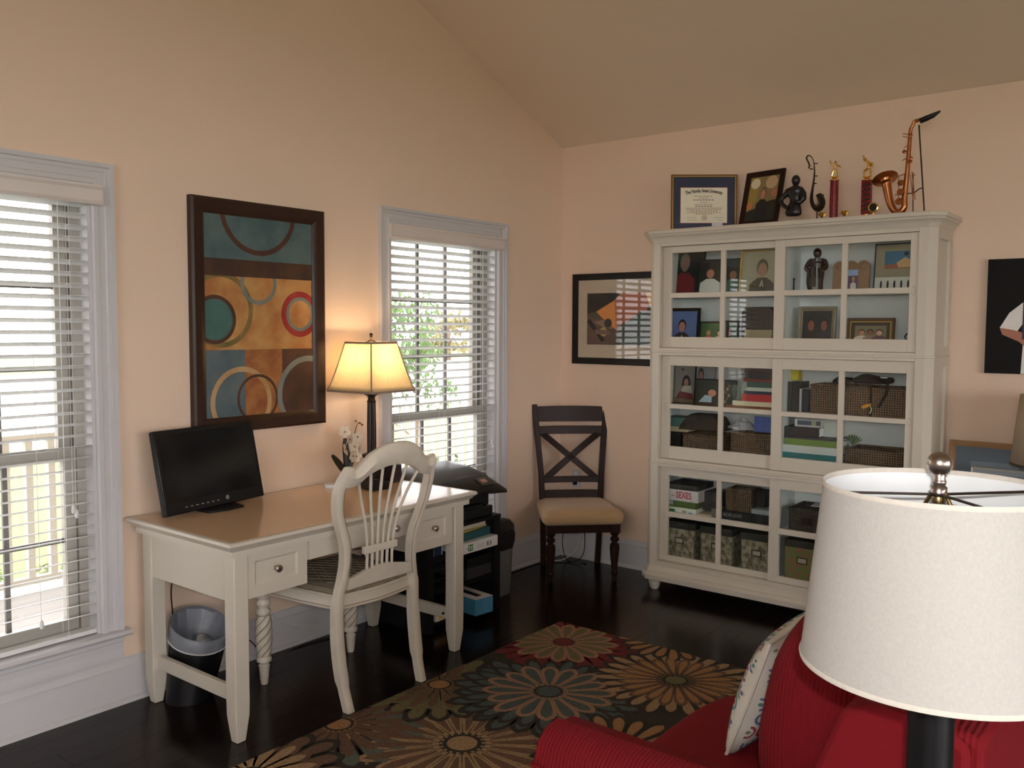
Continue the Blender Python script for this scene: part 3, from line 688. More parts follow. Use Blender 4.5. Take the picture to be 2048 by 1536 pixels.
bx = mat('dark_plum_box', (.03, .014, .018), .5)
mb = MB(); mb.box(-.06, -.02, 0, .11, .04, .004, bx)
for a in ((-.06, -.02, .11, -.016), (-.06, .036, .11, .04), (-.06, -.016, -.056, .036), (.106, -.016, .11, .036)): mb.box(a[0], a[1], .004, a[2], a[3], .085, bx)
mb.build('tray', t)
o = MB().box(-.05, -.012, .0045, .10, .002, .10, pm('6a6f74')).build('card_index', t); 

# ------------------------------------------------------------------ abstract art on wall A
t = thing('framed_artwork', 'large dark-framed abstract painting of rings on turquoise and orange, above the monitor', 'picture', (.001, -2.394, 1.060), PI/2)
W, H = .716, 1.022
BRN = mat('dark_brown_moulding', (.030, .012, .007), .4, var=.3, coat=.08, spec=.35)
bev_frame(W, H, .068, .035, BRN).build('frame', t)
MB().box(-W/2+.01, -.010, .01, W/2-.01, -.0005, H-.01, BLACKM).build('backing', t)
iw, ih = W-.134, H-.134
def art(nm, c1, c2, s=7): return mat(nm, c1, .7, col2=c2, vscale=s, bump=.2, bscale=50)
TQ = art('turquoise_paint', (.06, .115, .125), (.095, .15, .15)); TQ2 = art('slate_blue_paint', (.075, .12, .14), (.11, .15, .165)); DBR = art('dark_brown_paint', (.045, .02, .012), (.075, .035, .018))
ORG = art('orange_gold_paint', (.42, .17, .05), (.52, .29, .10), 9); ORD = art('rust_orange_paint', (.26, .085, .025), (.36, .15, .045), 12); BR2 = art('umber_paint', (.05, .022, .012), (.085, .035, .018))
RED = art('red_ring_paint', (.30, .018, .015), (.38, .04, .03)); OLV = art('olive_ring_paint', (.14, .12, .035), (.26, .17, .05)); GRY = art('grey_teal_ring_paint', (.16, .19, .18), (.22, .24, .21)); TAN = art('tan_ring_paint', (.42, .24, .10), (.50, .34, .18)); TEAL = art('deep_teal_paint', (.045, .12, .11), (.06, .15, .135))
p = Pic(iw, ih, ORG, -iw/2, .067, -.012); q = iw/ih
p.ring(.14, .533, .245, .285, OLV).ring(.48, .672, .135, .168, GRY).ell(.085, .485, .17, TEAL); p.ring(.085, .485, .155, .185, BR2)
p.ring(.875, .518, .135, .185, RED).ring(.875, .518, .112, .138, GRY)
p.rect(0, .78, 1, 1, TQ).rect(0, .70, 1, .785, DBR).rect(0, 0, .35, .335, TQ2).rect(.345, 0, .69, .335, ORD).rect(.69, 0, 1, .335, BR2)
p.ring(.485, 1.04, .31, .35, BR2)
p.ring(.31, .07, .235, .275, TAN).ring(.457, .084, .168, .190, BR2)
p.ring(.95, .093, .265, .31, GRY)
p.build(t)

# ------------------------------------------------------------------ waste bin with liner
t = thing('waste_bin', 'black waste bin with translucent white liner, under the left end of the desk', 'bin', (.17, -2.86, 0))
LIN = mat('grey_bin_liner', (.20, .22, .26), .35, var=.15, vscale=30, bump=.6, bscale=30)
def binring(f, rr=None, dz=0, n=32):
    r = rr if rr else .088+.022*f; out = []
    for j in range(n):
        a = 2*PI*j/n; x = r*math.cos(a); y = r*math.sin(a)*1.08
        z = f*.285+(-x*.42*f)+dz; out.append(Vector((x, y-.025+.055*f, z)))
    return out
mb = MB(); mb.loft([binring(0), binring(.5), binring(1), binring(1, .106), binring(.5, .09), binring(.05, .08)], BLACKP, cap=True); mb.build('bucket', t)
mb = MB(); rings = [binring(.84, .1125), binring(.9, .1135), binring(1, .1150, .004), binring(1, .110, .012), binring(1, .100, .006), binring(.75, .084), binring(.45, .074)]
rnd = random.Random(8)
for r in rings[-3:]:
    for p_ in r: p_ += Vector((rnd.uniform(-1, 1), rnd.uniform(-1, 1), rnd.uniform(-.6, .6)))*.006
mb.loft(rings, LIN, cap=False); mb.loft([binring(.45, .075), binring(.45, .001)], LIN, cap=False); o = mb.build('bin_liner', t)
MB().tube([tuple(v) for v in binring(.84, .1145)]+[tuple(binring(.84, .1145)[0])], .0025, WHITEP, 5).build('liner_band', o)
for i, (x, y, z, a) in enumerate(((.045, .01, .185, .5), (-.02, .055, .215, 1.2), (.03, .06, .19, 2.2))):
    c = thing('crumpled_paper', ('flat white paper scrap lying inside the waste bin', 'small folded white paper scrap at the back inside the waste bin', 'white paper scrap at the right inside the waste bin')[i], 'paper', (.17+x, -2.86+y, z), group='paper scraps in the waste bin')
    mb = MB(); mb.add([(-.03, -.02, 0), (.03, -.022, .006), (.032, .02, .0), (.0, .026, .012), (-.028, .02, .004)], [(0, 1, 2), (0, 2, 3), (0, 3, 4)], WHITEP, Euler((.5, .3, a)).to_matrix().to_4x4()); o = mb.build('sheet', c); sd = o.modifiers.new('t', 'SOLIDIFY'); sd.thickness = .0008
# cables under the desk
def cable(label, pts, r=.0028, m=BLACKM, n=6, nm='power_cable', g='loose cables'): return tag(MB().tube(sm(pts, n), r, m, 6).build(nm), label, 'cable', g)
cable('dark cable hanging down the wall behind the waste bin', [(.012, -2.84, .64), (.02, -2.85, .52), (.022, -2.87, .42), (.03, -2.87, .32), (.032, -2.86, .19), (.04, -2.85, .004)])
cable('dark power cable looping along the baseboard behind the white chair', [(.03, -2.62, .20), (.05, -2.50, .10), (.07, -2.42, .004), (.06, -2.2, .004), (.09, -2.0, .004), (.08, -1.9, .004)])
cable('thin white cable drooping over the baseboard under the desk', [(.02, -2.40, .21), (.022, -2.25, .10), (.030, -2.05, .07), (.028, -1.9, .15)], .0018, pm('b8b8b8'))
cable('thin grey wire running diagonally down the wall under the desk', [(.004, -2.80, .50), (.004, -2.66, .41), (.004, -2.5, .33), (.004, -2.2, .40)], .0012, pm('8a8580'))

# ------------------------------------------------------------------ printer stand
X1, Y0, Y1, HS = .425, -1.735, -1.165, .52
t = thing('printer_stand', 'low black open-front shelf unit carrying the printer, right of the desk', 'shelf unit', (.23, (Y0+Y1)/2, 0))
a, b = X1-.23, .05-.23; c = (Y1-Y0)/2
for s, nm in ((-1, 'side_panel'), (1, 'side_panel')): MB().box(b, s*c, 0, a, s*(c-.045), HS-.018, BLACKM).build(nm, t, bevel=.002)
MB().box(b, -c, HS-.018, a+.003, c+.003, HS, BLACKM).build('top_panel', t, bevel=.002)
for z in (.03, .185, .345): MB().box(b, -c+.045, z, a-.01, c-.045, z+.014, BLACKM).build('shelf', t)
MB().box(b, -c+.045, .03, b+.006, c-.045, HS-.018, BLACKM).build('back_panel', t)
def carton(label, cat, x, y, z, sx, sy, sz, m, rz=0, nm='box', g=None, draw=None, lid=None):
    t = thing(nm, label, cat, (x, y, z), rz, group=g); MB().box(-sx/2, -sy/2, 0, sx/2, sy/2, sz, m).build('carton', t, bevel=min(.002, sz*.1))
    if lid: MB().box(-sx/2-.002, -sy/2-.002, sz*.55, sx/2+.002, sy/2+.002, sz+.002, lid).build('lid', t)
    if draw: draw(t)
    return t
def book(label, x, y, z, sx, sy, sz, m, rz=0, g=None, spine='x', nm='book', page='d8d2c0', up_=False):
    t = thing(nm, label, 'book', (x, y, z), rz, group=g); c = min(.003, sz*.14)
    if not up_:
        mb = MB(); mb.box(-sx/2, -sy/2, 0, sx/2, sy/2, c, m); mb.box(-sx/2, -sy/2, sz-c, sx/2, sy/2, sz, m); mb.box(-sx/2, -sy/2, c, sx/2, -sy/2+c, sz-c, m); mb.build('cover', t)
        MB().box(-sx/2+.004, -sy/2+c, c, sx/2-.004, sy/2-.004, sz-c, pm(page)).build('pages', t)
    else:
        c = min(.003, sx*.14); mb = MB(); mb.box(-sx/2, -sy/2, 0, -sx/2+c, sy/2, sz, m); mb.box(sx/2-c, -sy/2, 0, sx/2, sy/2, sz, m); mb.box(-sx/2+c, -sy/2, 0, sx/2-c, -sy/2+c, sz, m); mb.build('cover', t)
        MB().box(-sx/2+c, -sy/2+c, .003, sx/2-c, sy/2-.003, sz-.003, pm(page)).build('pages', t)
    return t
# things on the stand
def logo(t):
    G = pm('1f6b2c'); mb = MB()
    put_text(mb, 'up', .02, pm('5a5a60'), Matrix.Translation((.0, 0, 0))@Matrix.Rotation(PI/2, 4, 'Z')@Matrix.Translation((-.10, -.1426, .026)))
    mb.box(.1423, -.098, .010, .1428, -.062, .044, G)
    for dy in (-.090, -.073):
        mb.add([(.1431, dy-.005, .016), (.1431, dy+.002, .016), (.1431, dy+.004, .030), (.1431, dy+.008, .030), (.1431, dy+.002, .040), (.1431, dy-.007, .030), (.1431, dy-.002, .030)], [(0, 1, 2, 3, 4, 5, 6)], WHITEP)
    for k in range(3): mb.box(.1423, -.03, .014+k*.008, .1428, .03, .016+k*.008, pm('9a9aa0'))
    mb.box(.1423, .05, .012, .1428, .066, .036, pm('77757a')); mb.box(.1423, .075, .012, .1428, .089, .036, pm('77757a')); mb.build('label_print', t)
carton('white paper-goods box with green arrow logo, sticking out of the printer stand', 'box', .30, -1.35, .359, .284, .285, .055, pm('cfc8c4'), 0, draw=logo)
book('thick teal and red book lying on the white arrow-logo box', .28, -1.36, .415, .27, .25, .042, pm('1a454a'), PI/2+.05)
book('thin yellow-green magazine on top of the teal book in the printer stand', .27, -1.37, .458, .26, .25, .010, pm('8f8340'), PI/2+.12, page='b9a860')
book('grey-white ream of paper topmost in the printer stand', .26, -1.38, .469, .26, .26, .026, pm('a9a596'), PI/2, page='c9c6ba')
carton('dark clear plastic drawer box on the middle shelf of the printer stand', 'box', .27, -1.31, .2, .26, .20, .11, mat('smoky_plastic', (.05, .05, .055), .25), 0, lid=BLACKP)
t = carton('light blue tissue box with slot, on the lowest shelf of the printer stand', 'tissue box', .395, -1.39, .0445, .24, .125, .085, pm('3c7594'), -.12, nm='tissue_box')
MB().box(-.12, -.0625, .0852, .12, .0625, .0862, pm('b9b6c4')).build('top_face', t); MB().box(-.08, -.018, .0863, .08, .018, .0868, BLACKM).build('slot', t)
carton('white and yellow snack carton lying left on the lowest shelf of the printer stand', 'box', .30, -1.60, .0445, .22, .13, .045, pm('bdb4b0'), .05, draw=lambda t: (MB().box(.1103, -.05, .008, .1108, .05, .036, pm('c49a3a')).build('label_print', t)))
carton('small grey-blue carton behind the snack carton in the printer stand', 'box', .16, -1.60, .0445, .08, .14, .10, pm('8a98a8'))
carton('white carton with dark blue end, on the upper left shelf of the printer stand', 'box', .25, -1.61, .359, .20, .13, .085, pm('a8acb8'), 0, draw=lambda t: (MB().box(.1003, .0, .0, .1012, .055, .06, pm('141f38')).build('label_print', t)))
t = thing('letter_tray', 'black wire letter tray left on the middle shelf of the printer stand', 'tray', (.28, -1.595, .2)); mb = MB()
for z in (.0, .05, .10):
    mb.tube([(-.12, -.07, z+.003), (.12, -.07, z+.003), (.12, .07, z+.003), (-.12, .07, z+.003), (-.12, -.07, z+.003)], .003, pm('2a2824', .3), 6)
for x, y in ((-.12, -.07), (.12, -.07), (.12, .07), (-.12, .07)): mb.tube([(x, y, 0), (x, y, .105)], .003, BLACKM, 6)
mb.build('wire_frame', t); MB().box(-.115, -.066, .001, .115, .066, .003, BLACKM).build('tray_floor', t)

# ------------------------------------------------------------------ printer
t = thing('office_printer', 'black multifunction printer with tilted control panel, on the black stand', 'printer', (.24, -1.455, .5202), math.radians(0))
PB = BLACKP; PG = mat('grey_printer_lid', (.075, .08, .082), .35, var=.1, spec=.4)
MB().box(-.19, -.235, .0, .17, .245, .055, PB).build('paper_tray', t, bevel=.006)
MB().box(-.19, -.225, .056, .16, .225, .20, PB).build('housing', t, bevel=.01)
# scanner lid, domed
rings = []
for y, k in ((-.245, 0), (-.238, .6), (-.2, 1), (.17, 1), (.215, .8), (.225, .2)):
    rings.append([Vector((-.19, y, .2)), Vector((-.19, y, .232+.022*k)), Vector((-.12, y, .245+.028*k)), Vector((.02, y, .236+.022*k)), Vector((.14, y, .212+.016*k)), Vector((.165, y, .2))])
MB().loft(rings, PG).build('scanner_lid', t, ang=50)
mb = MB()   # sweeping control panel
rings = []
for y, z, k in ((-.24, .17, .8), (-.12, .185, .9), (.02, .19, 1), (.12, .185, 1.05), (.2, .175, 1.1), (.245, .16, .9)):
    rings.append([Vector((.12, y, z+.038)), Vector((.155, y, z+.04*k)), Vector((.255, y+.01, z-.012)), Vector((.262, y+.01, z-.028)), Vector((.15, y, z-.05)), Vector((.12, y, z-.04))])
mb.loft(rings, PB); mb.build('control_panel', t, ang=40)
mb = MB(); M = Matrix.Translation((.208, .13, .203))@Euler((0, math.radians(28), 0)).to_matrix().to_4x4(); mb.box(-.032, -.05, .0, .032, .05, .0015, pm('3c3a38', .2), M); mb.build('touch_screen', t)
mb = MB(); M = Matrix.Translation((.208, .13, .2052))@Euler((0, math.radians(28), 0)).to_matrix().to_4x4(); mb.box(-.014, -.03, .0, .014, .012, .001, pm('8a6a60', .3), M); mb.build('screen_picture', t)
mb = MB(); mb.lathe([(.011, 0), (.011, .0012)], pm('a9aaad', .3), M=Matrix.Translation((.246, -.17, .163))@Matrix.Rotation(PI/2, 4, 'Y')); put_text(mb, 'hp', .013, BLACKP, Matrix.Translation((.2479, -.17, .163))@Matrix.Rotation(PI/2, 4, 'Z')); mb.build('logo_badge', t)
MB().box(.10, -.14, .056, .19, .14, .08, PB).build('output_tray', t, bevel=.004)

# ------------------------------------------------------------------ slim silver bin / shredder
t = thing('step_bin', 'slim silver waste bin with black domed lid, between printer stand and corner', 'bin', (.22, -.985, 0))
SIL = mat('silver_plastic', (.22, .22, .22), .4, .3)
def rr(hx, hy, r, z, n=5):
    P = []
    for cx, cy, a0 in ((hx-r, hy-r, 0), (-hx+r, hy-r, PI/2), (-hx+r, -hy+r, PI), (hx-r, -hy+r, 1.5*PI)):
        for i in range(n+1): a = a0+PI/2*i/n; P.append(Vector((cx+r*math.cos(a), cy+r*math.sin(a), z)))
    return P
MB().loft([rr(.085, .072, .03, 0), rr(.09, .076, .03, .02), rr(.105, .088, .04, .31), rr(.108, .090, .04, .36)], SIL).build('body', t, ang=50)
MB().loft([rr(.107, .088, .04, .361), rr(.113, .094, .045, .365), rr(.110, .092, .045, .405), rr(.09, .075, .04, .43), rr(.05, .04, .02, .437)], BLACKP).build('lid', t, ang=50)
MB().prism([(-.05, .27), (.05, .27), (.07, .31), (.075, .362), (-.075, .362), (-.07, .31)], .088, .111, BLACKP, 'x').build('lid_apron', t, bevel=.003)

# ------------------------------------------------------------------ dark cross-back chair in the corner
def rotz(a): return Matrix.Rotation(a, 4, 'Z')
t = thing('side_chair', 'dark espresso cross-back chair with tan upholstered seat, in the corner', 'chair', (.361, -.327, 0), math.radians(45))   # local -y = front
# local: front legs at y=-.19, back legs y=+.19
SEATB = mat('tan_seat_upholstery', (.46, .30, .15), .9, var=.06, vscale=10, bump=.3, bscale=300, sheen=.3)
for s in (-1, 1):
    mb = MB(); c = (s*.196, -.19, 0)
    mb.lathe([(.012, 0), (.015, .012), (.013, .03), (.020, .04), (.022, .05), (.016, .06), (.017, .08), (.026, .15), (.030, .20), (.028, .225), (.016, .235), (.016, .24), (.026, .248), (.028, .26), (.020, .272), (.015, .276), (.026, .285), (.028, .295), (.02, .305)], DARKW, c, 20)
    mb.box(c[0]-.028, c[1]-.028, .30, c[0]+.028, c[1]+.028, .352, DARKW); mb.build('front_leg', t, ang=40)
    rings = []
    for z, y, x in ((0, .215, .178), (.15, .20, .182), (.33, .19, .186), (.42, .195, .190), (.6, .21, .197), (.8, .235, .214), (1.0, .265, .232), (1.035, .27, .234)):
        rings.append([Vector((s*x+i*.017, y+j*.019, z)) for i, j in ((-1, -1), (1, -1), (1, 1), (-1, 1))])
    MB().loft(rings, DARKW).build('back_post', t, bevel=.003)
mb = MB(); mb.box(-.17, -.205, .30, .17, -.18, .352, DARKW)
for s in (-1, 1): mb.prism([(s*.205, -.17), (s*.185, -.17), (s*.172, .18), (s*.192, .18)], .30, .352, DARKW)
mb.box(-.17, .175, .30, .17, .195, .352, DARKW); mb.build('seat_frame', t)
def crow(z0, z1, x0, x1, yc, nm, arch=0):
    mb = MB(); rings = []
    for i in range(9):
        f = -1+2*i/8; x = f*(x1 if True else x0); cv = .018*(1-f*f); y = yc(z0)+cv
        rings.append([Vector((f*x0, y-.011, z0)), Vector((f*x0, y+.011, z0)), Vector((f*x1, yc(z1)+cv+.011, z1+arch*(1-f*f))), Vector((f*x1, yc(z1)+cv-.011, z1+arch*(1-f*f)))])
    mb.loft(rings, DARKW); return mb.build(nm, t, bevel=.002)
yc = lambda z: .195+(z-.42)*.115
crow(.925, 1.02, .215, .225, yc, 'crest_rail', .004); crow(.845, .895, .205, .21, yc, 'back_rail'); crow(.535, .572, .178, .182, yc, 'back_rail'); crow(.44, .485, .172, .175, yc, 'back_rail')
for s in (-1, 1):
    mb = MB(); rings = []
    for i in range(7):
        f = i/6; z = .56+.295*f; x = s*(-.165+.355*f); k = yc(z)+.018*(1-(x/.2)**2)
        rings.append([Vector((x+a*.031, k+b*.008, z)) for a, b in ((-1, -1), (1, -1), (1, 1), (-1, 1))])
    mb.loft(rings, DARKW).build('cross_brace', t)
mb = MB(); R = lambda z, w, d: [Vector((p.x*(1-.10*(p.y/.24+1)/2), p.y, p.z)) for p in rr(w, d, .035, z, 6)]
mb.loft([R(.3525, .235, .222), R(.37, .250, .232), R(.40, .252, .234), R(.425, .240, .224), R(.44, .20, .19), R(.447, .12, .11)], SEATB); mb.build('seat', t, ang=60)
cable('black cord rising from the floor behind the corner chair to its seat', [(.10, -.07, .44), (.115, -.075, .30), (.10, -.11, .12), (.16, -.13, .004), (.3, -.12, .004)])
cable('second black cord hanging behind the corner chair into a floor loop', [(.20, -.05, .40), (.235, -.05, .2), (.25, -.09, .05), (.20, -.16, .004), (.06, -.30, .004), (.05, -.55, .004), (.04, -.88, .004)])
cable('thick white cord curving up behind the corner chair', [(.17, -.04, .40), (.2, -.045, .22), (.19, -.07, .08), (.13, -.14, .008), (.07, -.22, .008)], .004, pm('a8a49a'))
# ------------------------------------------------------------------ white display hutch
HL, HR, HF, HC, HB = .888, 2.352, -.348, .035, -.022
INT = mat('hutch_interior_white', (.80, .83, .82), .6)
t = hut = thing('display_hutch', 'tall cream three-tier display hutch with six sliding glass-paned doors', 'cabinet', ((HL+HR)/2, (HF+HB)/2, 0))
ox, oy = hut.location.x, hut.location.y
a, c0 = (HR-HL)/2, (HF-HB)/2        # half width; front offset (negative)
def plan(o, z, back=0):              # canted plan outline, grown by o
    k = HC
    return [Vector((-a-k-o, -c0+back, z)), Vector((-a-k-o, c0+k-o*.4, z)), Vector((-a-o*.4, c0-o, z)), Vector((a+o*.4, c0-o, z)), Vector((a+k+o, c0+k-o*.4, z)), Vector((a+k+o, -c0+back, z))]
rows = [(.150, .757, .178, .735, .445), (.757, 1.397, .778, 1.375, 1.078), (1.397, 2.012, 1.417, 1.993, 1.712)]
for i, (z0, z1, d0, d1, zs) in enumerate(rows):
    mb = MB()
    # canted corner posts + side panels + front rails
    for s in (-1, 1):
        mb.prism([(s*(a-.043), c0), (s*a, c0), (s*(a+HC), c0+HC), (s*(a+HC), c0+HC+.05), (s*(a-.02), c0+HC+.05), (s*(a-.043), c0+.04)], z0, z1, CREAM)
        mb.box(s*(a+HC-.028), c0+HC+.05, z0, s*(a+HC-.014), -c0-.05, z1, CREAM)
        mb.box(s*(a+HC-.02), c0+HC+.05, z0, s*(a+HC), -c0-.045, z0+.05, CREAM); mb.box(s*(a+HC-.02), c0+HC+.05, z1-.05, s*(a+HC), -c0-.045, z1, CREAM)
        mb.box(s*(a+HC-.03), -c0-.05, z0, s*(a+HC), -c0, z1, CREAM)
    mb.box(-a+.043, c0, z0, a-.043, c0+.06, d0, CREAM); mb.box(-a+.043, c0, d1, a-.043, c0+.06, z1, CREAM)
    mb.build('case', t, bevel=.0015)
    mb = MB()
    mb.box(-a+.0, -c0-.012, z0, a-.0, -c0-.004, z1, INT); mb.box(-a+.02, c0+.061, d0-.012, a-.02, -c0-.012, d0+.006, INT)
    mb.box(-a+.02, c0+.061, z1-.014, a-.02, -c0-.012, z1-.002, INT); mb.box(-a+.004, c0+.062, z0+.002, -a+.016, -c0-.012, z1-.002, INT); mb.box(a-.016, c0+.062, z0+.002, a-.004, -c0-.012, z1-.002, INT)
    mb.box(-.008, c0+.07, d0+.006, .008, -c0-.012, z1-.014, INT)
    mb.build('interior', t)
    MB().box(-a+.017, c0+.068, zs-.010, -.009, -c0-.013, zs+.006, INT).build('shelf', t); MB().box(.009, c0+.068, zs-.010, a-.017, -c0-.013, zs+.006, INT).build('shelf', t)
    for k, (x0, x1, yy, panes) in enumerate(((.932, 1.650, .034, (.985, 1.285, 1.312, 1.598)), (1.600, 2.310, .012, (1.655, 1.947, 1.975, 2.270)))):
        mb = MB(); x0 -= ox; x1 -= ox; P = [q-ox for q in panes]; ya, yb = c0+yy, c0+yy+.018; g0, g1 = d0+.062, d1-.038; gm = zs
        g0 = {0: .213, 1: .852, 2: 1.480}[i]; g1 = {0: .681, 1: 1.316, 2: 1.955}[i]; h_ = {0: (.440, .470), 1: (1.070, 1.095), 2: (1.702, 1.730)}[i]
        mb.box(x0, ya, d0+.002, P[0], yb, d1-.002, CREAM); mb.box(P[3], ya, d0+.002, x1, yb, d1-.002, CREAM)
        mb.box(P[0], ya, d0+.002, P[3], yb, g0, CREAM); mb.box(P[0], ya, g1, P[3], yb, d1-.002, CREAM)
        mb.box(P[1], ya, g0, P[2], yb, g1, CREAM); mb.box(P[0], ya, h_[0], P[1], yb, h_[1], CREAM); mb.box(P[2], ya, h_[0], P[3], yb, h_[1], CREAM)
        d = mb.build('sliding_door', t, bevel=.001)
        MB().box(P[0]-.004, yb-.006, g0-.004, P[3]+.004, yb-.003, g1+.004, glass_mat('cabinet_glass', (.97, .99, .98), refl=.045)).build('glass_pane', d)
        fx = x0+.028 if k == 0 else x1-.022
        MB().tube([(fx+.008*math.cos(q*PI/12), ya-.0004, gm+.022*math.sin(q*PI/12)+.002) for q in range(25)], .0011, mat('pull_shadow_line', (.45, .42, .36), .5), 5).build('finger_pull', d)
def loftplan(specs, nm, m=CREAM): return MB().loft([plan(o, z) for o, z in specs], m).build(nm, t)
loftplan([(.0, 2.012), (.004, 2.018), (.008, 2.03), (.022, 2.045), (.030, 2.05), (.032, 2.058), (.040, 2.062), (.040, 2.078), (.036, 2.083)], 'crown_moulding')
loftplan([(.028, .070), (.030, .078), (.030, .098), (.022, .106), (.016, .112), (.016, .120), (.006, .132), (.004, .143), (0, .150)], 'base_moulding')
for z in (.757, 1.397): loftplan([(-.0, z-.006), (.004, z-.004), (.004, z+.004), (0, z+.006)], 'waist_bead')
for s in (-1, 1):
    for yy in (c0+.045, -c0-.05): MB().lathe([(.022, 0), (.028, .01), (.036, .038), (.036, .048), (.030, .056), (.026, .062), (.030, .0695)], CREAM, (s*(a-.012), yy, 0), 20).build('bun_foot', t)
HZ = 2.083
def X(u, v, Y): return at(u, v, 'y', Y)
def fr(label, u0, u1, vt, zb, Y, fw_, fm, draw, rz=0, lean=6, cat='picture frame', **k):
    A, B = X(u0, vt, Y), X(u1, vt, Y); h = (A.z+B.z)/2-zb
    return photo_frame(label, cat, ((A.x+B.x)/2, Y, zb), rz, B.x-A.x, h, fw_, fm, draw, lean=lean, group='framed photos in the hutch', **k)
SK, SK2, SK3 = 'a8735a', '7a4a36', 'c09078'
WD = mat('walnut_frame_wood', (.10, .05, .025), .4, var=.3); GF = mat('thin_gold_frame', (.55, .38, .10), .35, .8); SF = mat('antique_silver_frame', (.30, .25, .19), .4, .6, var=.3)
BF = mat('black_frame', (.008, .007, .006), .5, spec=.3); BF2 = mat('bronze_brown_frame', (.09, .055, .03), .4, .4)
R1, R1B, R2, R2B, R3, R3B = 1.7185, 1.4235, 1.0845, .7845, .4515, .1845
# top tier, upper shelf
fr('dark portrait of an older person in a red jacket, far left top shelf', 1330, 1409, 487, R1, -.10, .006, BF,
   lambda p: p.rect(0, 0, 1, 1, '14140f').rect(0, .75, 1, 1, '2b2a22').person(.5, .55, .85, '7d5f4c', '6f6a5c', '6a1418'))
fr('dark portrait of two young people in pale shirts, left of the gold frame', 1396, 1483, 518, R1, -.16, .005, BF,
   lambda p: p.rect(0, 0, 1, 1, '1a1a17').person(.28, .55, .75, '9a6a56', '3a2a20', 'b5b8b4').person(.82, .5, .7, '7a5542', '201814', '3d5a50'))
fr('gold-framed portrait of a person in a grey suit and dark tie', 1481, 1562, 499, R1, -.20, .008, GF,
   lambda p: p.rect(0, 0, 1, 1, '8b8772').person(.55, .48, 1.0, '8f6f58', '4a4034', '4a4438').poly([(.49, .14), (.55, .32), (.61, .14)], 'a9a59a').poly([(.53, .1), (.55, .28), (.58, .1)], '4a2a30'))
def figurine(label, u, Y, zb, sc):
    P = X(u, 540, Y); t = thing('carved_figurine', label, 'figurine', (P.x, Y, zb)); D = mat('polished_dark_carving', (.030, .010, .008), .22, var=.3)
    mb = MB()
    for s in (-1, 1):
        mb.tube(sm([(s*.025, -.01, 0), (s*.03, -.03, .05), (s*.03, -.02, .10)], 4), [.014, .012, .012, .012, .013, .013, .014, .014, .015], D, 10)
        mb.tube(sm([(s*.038, 0, .165), (s*.050, -.015, .130), (s*.026, -.045, .112)], 4), .013, D, 8)
    mb.tube(sm([(0, 0, .085), (0, 0, .12), (0, 0, .16), (0, 0, .178)], 4), [.036]*4+[.036]*4+[.042]*4+[.026], D, 14)
    mb.ball((0, 0, .205), .022, D, 12, (1, 1, 1.2)); mb.tube([(0, 0, .17), (0, 0, .19)], .012, D, 8)
    mb.build('carved_body', t); MB().box(-.045, -.045, 0, .045, .03, .012, D).build('base', t, bevel=.003)
    MB().tube([(.0, -.045, .03), (.0, -.05, .13)], .011, D, 10).build('drum', t); t.scale = (sc, sc, sc); return t
figurine('dark carved seated figurine with a drum in the top right doors', 1634, -.18, R1, 1.02)
t = thing('candle_holder', 'tiny dark stick candle holder at the left of the seated figurine', 'candle holder', (X(1588, 560, -.2).x, -.2, R1)); MB().lathe([(.014, 0), (.014, .004), (.004, .01), (.0035, .07), (.006, .074), (.004, .08)], BF, seg=12).build('stem', t)
# triple arched carving with photo
P0, P1 = X(1664, 540, -.15), X(1741, 540, -.15); w = P1.x-P0.x
t = thing('arched_photo_stand', 'light wooden triple-arched photo stand beside the seated figurine', 'picture frame', ((P0.x+P1.x)/2, -.15, R1), rot=(-.08, 0, 0)); LWD = mat('carved_light_wood', (.34, .20, .11), .5, var=.25, vscale=30, bump=.4)
mb = MB(); zt = .165
for k in (-1, 0, 1):
    cx = k*w*.31; r = w*.17; poly = [(cx-r, 0), (cx+r, 0), (cx+r, zt-r)]+[(cx+r*math.cos(q*PI/10), zt-r+r*math.sin(q*PI/10)) for q in range(1, 10)]+[(cx-r, zt-r)]
    mb.prism(poly, -.006*(1 if k else 1.4), .006, LWD, 'y')
    mb.ball((cx, -.008, zt-r*.9), r*.55, LWD, 10, (1, .3, 1))
mb.build('arched_panel', t)
p = Pic(w*.38, .105, '4a3a5a', -w*.19, .012, -.010); p.rect(0, .7, 1, 1, '7d93b8').person(.25, .5, .6, SK2, '1c1520', '5a2a4a').person(.7, .45, .6, SK, 'b5924a', 'c8bfc8'); p.build(t)
fr('large beige-matted beach photo frame with row of dark leaf prints below', 1750, 1838, 486, R1, -.12, .004, mat('navy_edge', (.02, .03, .09), .4),
   lambda p: (p.rect(0, 0, 1, 1, '8a826c').rect(0, 0, 1, .30, 'b9bbb4').rect(.22, .48, .95, .85, '3f6a86').poly([(.22, .48), (.95, .48), (.95, .62), (.22, .56)], '8c5a42').poly([(.5, .6), (.7, .72), (.9, .62), (.8, .5), (.55, .5)], 'c09a70').ell(.72, .79, .05, '2a1a14'),
              [p.ell(.16+.16*k, .14, .025, '1a1c22', .09) for k in range(6)]))
